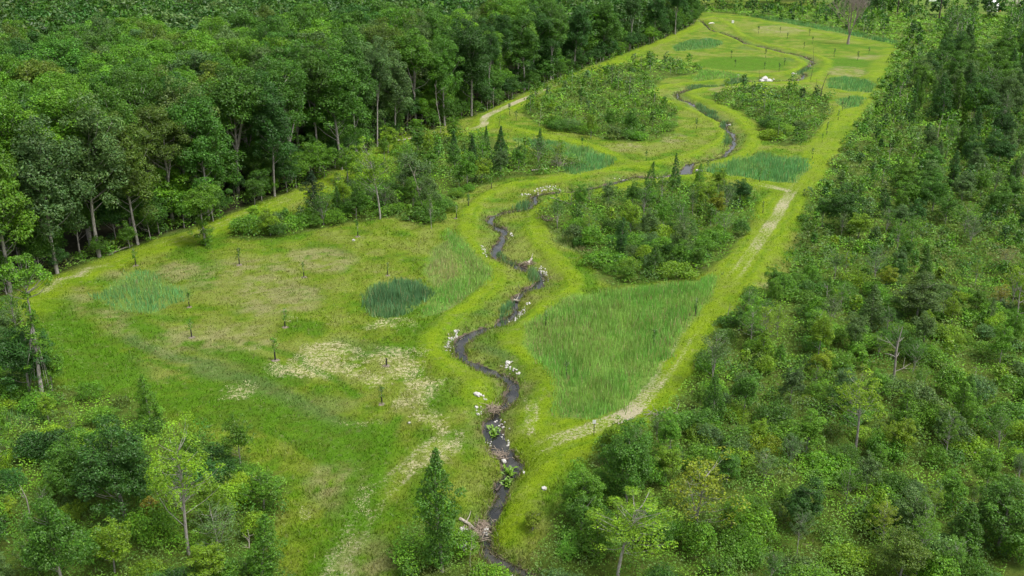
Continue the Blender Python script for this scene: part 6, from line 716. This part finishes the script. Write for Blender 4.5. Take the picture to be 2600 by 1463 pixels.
# ------------------------------------------------------------------ dead stems
DCOL = {'grey': (.34, .32, .30), 'pale': (.44, .41, .36), 'dark': (.10, .085, .075), 'olive': (.22, .21, .10)}
def dead_stem(h, lx, twigs, r, g):
    w = Geo(); pts = [np.array((lx*(t**1.2)+.02*h*math.sin(6*t+h), .02*h*math.cos(5*t+h)-.02*h, h*t-.1)) for t in np.linspace(0, 1, 9)]
    w.tube(pts, [r*1.2, r, r*.7, r*.25], 6)
    tw = Geo()
    for k in range(twigs):
        t = g.uniform(.3, .97); i = int(t*8); a = pts[i]; az = g.uniform(0, 6.28); L = h*g.uniform(.1, .28)*(1.25-t*.6)
        e = a+np.array((math.cos(az)*L, math.sin(az)*L, L*g.uniform(.3, .9))); m_ = (a+e)/2+g.normal(0, .05*L, 3)
        tw.tube([a, m_, e], [r*.4, r*.28, r*.1], 4)
        for q in range(2):
            e2 = m_+(e-m_)*g.uniform(.2, .9)+g.normal(0, .3*L, 3); tw.tube([m_, (m_+e2)/2, e2], [r*.22, r*.15, r*.06], 4)
    return w, tw
for i, (label, x, y, h, lx, twigs, r, colr) in enumerate(LAYOUT['snags']):
    w, tw = dead_stem(h, lx, twigs, r*.62, np.random.default_rng(900+i))
    root = bpy.data.objects.new('snag', None); COL.objects.link(root); root.location = (x, y, gz(x, y)); tag(root, label, 'dead tree')
    a = obj('trunk', w.mesh('trunk', DEADWOOD), root); a.color = (*DCOL[colr], 1)
    if tw.n: a = obj('branches', tw.mesh('branches', DEADWOOD), root); a.color = (*DCOL[colr], 1)
# the big bare tree at the back of the far field
def grow(w, a, d, L, r, depth, g):
    pts = [a]; q = a; dd = d
    for k in range(4):
        dd = dd+g.normal(0, .09, 3)+np.array((0, 0, .05)); dd /= np.linalg.norm(dd); q = q+dd*L/4; pts.append(q)
    w.tube(pts, [r, r*.72], 5 if depth > 2 else 4)
    if depth == 0: return
    for k in range(3 if depth > 1 else 4):
        nd_ = dd*.9+g.normal(0, .36, 3)+np.array((0, 0, .28)); nd_ /= np.linalg.norm(nd_); grow(w, pts[-1] if k else pts[3], nd_, L*g.uniform(.62, .82), r*.62, depth-1, g)
x, y, h = LAYOUT['dead_tree']; g = np.random.default_rng(77); w1 = Geo(); w2 = Geo()
w1.tube([(0, 0, -.3), (.1, 0, 1.2), (.2, .1, 2.6), (.35, .1, 3.8)], [.75, .55, .5, .45], 8)
for k in range(7):
    az = k*.9+g.uniform(-.3, .3); d = np.array((math.cos(az)*.34, math.sin(az)*.34, 1.)); d /= np.linalg.norm(d); grow(w2, np.array((.35, .1, 3.3)), d, 6.2, .2, 4, g)
root = bpy.data.objects.new('dead_tree', None); COL.objects.link(root); root.location = (x, y, gz(x, y)); root.scale = (1, 1, 1)
tag(root, 'large bare grey tree with fan of dead branches at the back of the far field', 'dead tree')
for nm, w in (('trunk', w1), ('branches', w2)): a = obj(nm, w.mesh(nm, DEADWOOD), root); a.color = (.30, .26, .24, 1)

# ------------------------------------------------------------------ planted saplings with dark guards
def sapling_meshes(seed):
    g = np.random.default_rng(seed); gd = Geo(); gd.tube([(0, 0, -.05), (0, 0, .35), (.01, 0, .75), (0, 0, 1.05)], [.085, .08, .075], 7)
    st = Geo(); st.tube([(0, 0, .9), (.02, .01, 1.5), (.0, .03, 2.05), (.01, .02, 2.5)], [.025, .02, .008], 4)
    for k in range(7):
        a = np.array((.01, .01, g.uniform(1.2, 2.2))); az = g.uniform(0, 6.28); e = a+np.array((math.cos(az)*.35, math.sin(az)*.35, .3)); st.tube([a, (a+e)/2, e], [.012, .006], 4)
    VV, CC = [], []
    for k in range(15):
        z = g.uniform(1.05, 2.5); az = g.uniform(0, 6.28); r = g.uniform(.05, .42)*(1-.25*(z-1)); n = 12
        Pq, N = fill_clump(np.array((math.cos(az)*r, math.sin(az)*r, z)), .2, n, g); V, _ = leaf_quads(Pq, N, .15*g.uniform(.7, 1.3, n), g); VV.append(V); CC.append(np.repeat(leaf_col(n, g), 4, 0))
    V = np.vstack(VV); an = np.arange(11)/11*2*math.pi; rr = .55*g.uniform(.75, 1.2, 11)
    MV = [(0, 0, .10)]+[(math.cos(a)*q*.6, math.sin(a)*q*.6, .07) for a, q in zip(an, rr)]+[(math.cos(a)*q, math.sin(a)*q, -.05) for a, q in zip(an, rr)]
    MF = [(0, 0, 0, 0)][:0]+[(1+k, 12+k, 12+(k+1) % 11, 1+(k+1) % 11) for k in range(11)]
    me = bpy.data.meshes.new('mulch_ring'); me.from_pydata(MV, [], MF+[(0, 1+k, 1+(k+1) % 11) for k in range(11)]); me.materials.append(MULCH)
    return gd.mesh('guard', GUARD), st.mesh('stem', BARK), mesh_np('leaves', V, np.arange(len(V)).reshape(-1, 4), LEAF, np.vstack(CC)), me
SAP = [sapling_meshes(700+i) for i in range(4)]
for i, (label, x, y, leaf) in enumerate(LAYOUT['saplings']):
    root = bpy.data.objects.new('sapling', None); COL.objects.link(root); d = math.hypot(x, y); s = rnd.uniform(.85, 1.2)*(1.0 if d < 250 else 1.15)
    root.location = (x, y, gz(x, y)); root.scale = (s, s, s); root.rotation_euler = (0, 0, rnd.uniform(0, 6.28)); tag(root, label, 'sapling', 'planted saplings')
    gd, st, lf, mu = SAP[i % 4]
    obj('guard', gd, root, sc=(1.0, 1.0, rnd.uniform(.7, 1.1)) if d < 190 else (.7, .7, rnd.uniform(.6, 1.0)))
    if leaf > 0: obj('stem', st, root)
    if leaf > .15: a = obj('leaves', lf, root, sc=(1, 1, 1) if leaf >= .5 else (.6, .6, .95)); a.color = jitter_tint('dark' if d > 250 else 'bright' if 'leafy' in label else 'mid')
    if y < 175 and x < 0: obj('mulch_ring', mu, root)

# ------------------------------------------------------------------ stones, boulders, logs, brush, water plants
def stone_mesh(seed):
    import bmesh
    g = np.random.default_rng(seed); bm = bmesh.new(); bmesh.ops.create_icosphere(bm, subdivisions=1, radius=.5)
    sc = g.uniform(.7, 1.3, 3)*np.array((1, 1, .72))
    for v in bm.verts:
        q = np.array(v.co)*sc; q *= 1+g.normal(0, .10); q = np.sign(q)*np.abs(q)**.85*.95; v.co = q
    me = bpy.data.meshes.new('stone'); bm.to_mesh(me); bm.free(); me.materials.append(STONE); return me
STONES = [stone_mesh(i) for i in range(8)]
for label, pts in LAYOUT['stones']:
    cx, cy = np.mean([p[0] for p in pts]), np.mean([p[1] for p in pts]); root = bpy.data.objects.new('riprap', None); COL.objects.link(root); root.location = (cx, cy, gz(cx, cy)); tag(root, label, 'riprap')
    z0 = root.location.z
    for k, (x, y, s) in enumerate(pts):
        s *= .56 if s < 1 else 1
        o = obj('stone', STONES[rnd.randrange(8)], root, (x-cx, y-cy, max(gz(x, y), WATER_Z)-z0+s*.16), rnd.uniform(0, 6.28), (s, s, s)); o.rotation_euler = (rnd.uniform(-.5, .5), rnd.uniform(-.5, .5), rnd.uniform(0, 6.28))
for i, (label, x, y, s) in enumerate([b for b in LAYOUT['boulders'] if b]):
    o = obj('boulder', STONES[i % 8], None, (x, y, max(gz(x, y), WATER_Z)+s*.12), rnd.uniform(0, 6.28), (s*.72, s*.85, s*.72)); tag(o, label, 'boulder')
for i, (label, x0, y0, x1, y1, r) in enumerate(LAYOUT['logs']):
    w = Geo(); g = np.random.default_rng(i); cx, cy = (x0+x1)/2, (y0+y1)/2; zb = gz(cx, cy); pts = []
    for t in np.linspace(0, 1, 7):
        x, y = x0+(x1-x0)*t, y0+(y1-y0)*t; L = math.hypot(x1-x0, y1-y0); pts.append((x-cx+g.normal(0, .015*L), y-cy+g.normal(0, .015*L), max(gz(x, y), WATER_Z)-zb+r*.8+.05))
    w.tube(pts, [r*1.15, r, r*.7], 7); w.tube([pts[2], np.array(pts[2])+np.array((r*2, r*2, r*3)), np.array(pts[2])+np.array((r*3, r*5, r*5))], [r*.45, r*.15], 5)
    o = obj('fallen_log', w.mesh('fallen_log', DEADWOOD), None, (cx, cy, zb)); o.color = (*DCOL['dark' if 'dark' in label else 'pale'], 1); tag(o, label, 'log')
for i, (label, x, y, r, h) in enumerate(LAYOUT['brush']):
    w = Geo(); g = np.random.default_rng(40+i)
    for k in range(90):
        a = np.array((g.normal(0, r*.45), g.normal(0, r*.32), abs(g.normal(0, h*.35)))); d = g.normal(size=3)*np.array((1, 1, .35)); d /= np.linalg.norm(d); L = g.uniform(.4, 1.1)*r
        w.tube([a-d*L*.5, a+g.normal(0, .05, 3), a+d*L*.5], [.028, .012], 4, np.array((1, 1, 1))*g.uniform(.7, 1.2))
    o = obj('brush_pile', w.mesh('brush_pile', DEADWOOD), None, (x, y, max(gz(x, y), WATER_Z)+.05)); o.color = (.40, .33, .27, 1) if 'grey' not in label else (.36, .33, .31, 1); tag(o, label, 'brush')
def big_leaf_plant(seed):
    g = np.random.default_rng(seed); V, F, C_ = [], [], []
    for k in range(46):
        az = g.uniform(0, 6.28); r0 = g.uniform(0, .55); L = g.uniform(.35, .7); el = g.uniform(.35, 1.2); b0 = np.array((math.cos(az*3+k)*r0, math.sin(az*3+k)*r0*1.5, .0))
        d = np.array((math.cos(az)*math.cos(el), math.sin(az)*math.cos(el), math.sin(el))); s = np.array((-math.sin(az), math.cos(az), 0))*L*.2
        n = len(V); mid = b0+d*L*.6; V += [b0, mid+s, b0+d*L*1.1-np.array((0, 0, L*.25)), mid-s]; F.append((n, n+1, n+2, n+3)); C_ += [np.array((1, 1, 1))*g.uniform(.75, 1.25)]*4
    return mesh_np('water_plant', V, F, LEAF, np.array(C_))
for i, (label, x, y, s) in enumerate(LAYOUT['water_plants']):
    o = obj('water_plant', big_leaf_plant(60+i), None, (x, y, WATER_Z), 0, (s*1.3, s*1.6, s*1.3)); o.color = (.16, .30, .03, 1); tag(o, label, 'plant')

# ------------------------------------------------------------------ man-made things
def box_mesh(name, sx, sy, sz, mat, bev=.02):
    import bmesh
    bm = bmesh.new(); bmesh.ops.create_cube(bm, size=1.0)
    for v in bm.verts: v.co = (v.co.x*sx, v.co.y*sy, (v.co.z+.5)*sz)
    bmesh.ops.bevel(bm, geom=bm.edges[:], offset=bev, segments=2, affect='EDGES'); me = bpy.data.meshes.new(name); bm.to_mesh(me); bm.free(); me.materials.append(mat); return me
x, y = LAYOUT['sign']; root = bpy.data.objects.new('marker_sign', None); COL.objects.link(root); root.location = (x, y, gz(x, y)); tag(root, 'small white sign on a thin dark post beside the track end', 'sign')
obj('post', box_mesh('post', .07, .07, 1.75, POST, .008), root); obj('sign_plate', box_mesh('sign_plate', .34, .03, .42, SIGNWHITE, .008), root, (0, -.055, 1.38))
for i, (label, x, y) in enumerate(LAYOUT['poles']):
    root = bpy.data.objects.new('utility_pole', None); COL.objects.link(root); root.location = (x, y, gz(x, y)); tag(root, label, 'pole', 'utility poles')
    w = Geo(); w.tube([(0, 0, -.5), (0, 0, 4), (.02, 0, 8), (.03, 0, 12.5)], [.42, .36, .28], 8); obj('pole_shaft', w.mesh('pole_shaft', POLEWOOD), root)
    obj('crossarm', box_mesh('crossarm', 2.4, .14, .16, POLEWOOD), root, (0, -.32, 11.6))
x, y = LAYOUT['heap']; import bmesh
bm = bmesh.new(); bmesh.ops.create_icosphere(bm, subdivisions=3, radius=1.0); g = np.random.default_rng(5)
for v in bm.verts:
    q = np.array(v.co); n_ = float(vnoise(q[0]*2+3, q[1]*2+q[2], .8, 4)); q = q*(1+.28*(n_-.5)); q[2] = max(q[2], -.25); v.co = (q[0]*3.0, q[1]*3.2, (q[2]+.25)*5.6)
me = bpy.data.meshes.new('tarp'); bm.to_mesh(me); bm.free(); me.materials.append(SIGNWHITE)
root = bpy.data.objects.new('covered_heap', None); COL.objects.link(root); root.location = (x, y, gz(x, y)); tag(root, 'white covered heap with a rust-orange side at the top right corner', 'heap'); obj('cover', me, root)
o = obj('rusty_side', STONES[2].copy(), root, (2.9, -.8, 1.4), .3, (2.6, 3.0, 4.2)); o.data.materials.clear(); o.data.materials.append(RUST)
x, y = LAYOUT['blue']; root = bpy.data.objects.new('blue_barrel', None); COL.objects.link(root); root.location = (x, y, gz(x, y)); tag(root, 'small blue upright barrel by the pale slab at the top edge', 'barrel')
w = Geo(); w.tube([(0, 0, 0), (0, 0, .12), (0, 0, .9), (0, 0, 1.8), (0, 0, 2.0), (0, 0, 2.001)], [.55, .62, .64, .62, .56, .01], 12); obj('shell', w.mesh('shell', BLUE), root)
w = Geo(); w.tube([(0, 0, .60), (0, 0, .66), (0, 0, .72)], [.66, .69, .66], 12); obj('hoop', w.mesh('hoop', BLUE), root)
x, y = LAYOUT['slab']; o = obj('pale_slab', box_mesh('pale_slab', 9, 1.6, .5, SIGNWHITE, .08), None, (x, y, gz(x, y)), -.1); tag(o, 'long pale slab lying on the grass beside the blue barrel', 'slab')
x, y = LAYOUT['box']; root = bpy.data.objects.new('white_box', None); COL.objects.link(root); root.location = (x, y, gz(x, y)); tag(root, 'small white box standing near the left end of the far field', 'box'); obj('body', box_mesh('body', 1.1, .8, 1.1, SIGNWHITE, .04), root); obj('lid', box_mesh('lid', 1.2, .9, .12, SIGNWHITE, .03), root, (0, 0, 1.102))
x, y = LAYOUT['white_log']; w = Geo(); w.tube([(-1.4, -.5, .2), (-.5, -.1, .5), (.5, .1, .55), (1.5, .1, .4)], [.25, .32, .2], 7); o = obj('fallen_log', w.mesh('fallen_log', DEADWOOD), None, (x, y, gz(x, y))); o.color = (.9, .88, .85, 1); tag(o, 'short white bleached log near the left end of the far field', 'log')
print(sorted(((len(me.loops)-2*len(me.polygons))//1000, me.name) for me in bpy.data.meshes)[-22:], len(gx), len(gy))
print('objects', len(bpy.data.objects), 'tris', sum(sum(len(p_.vertices)-2 for p_ in me.polygons) if len(me.polygons) < 2000 else len(me.polygons)*(len(me.loops)//len(me.polygons)-2) for me in bpy.data.meshes))
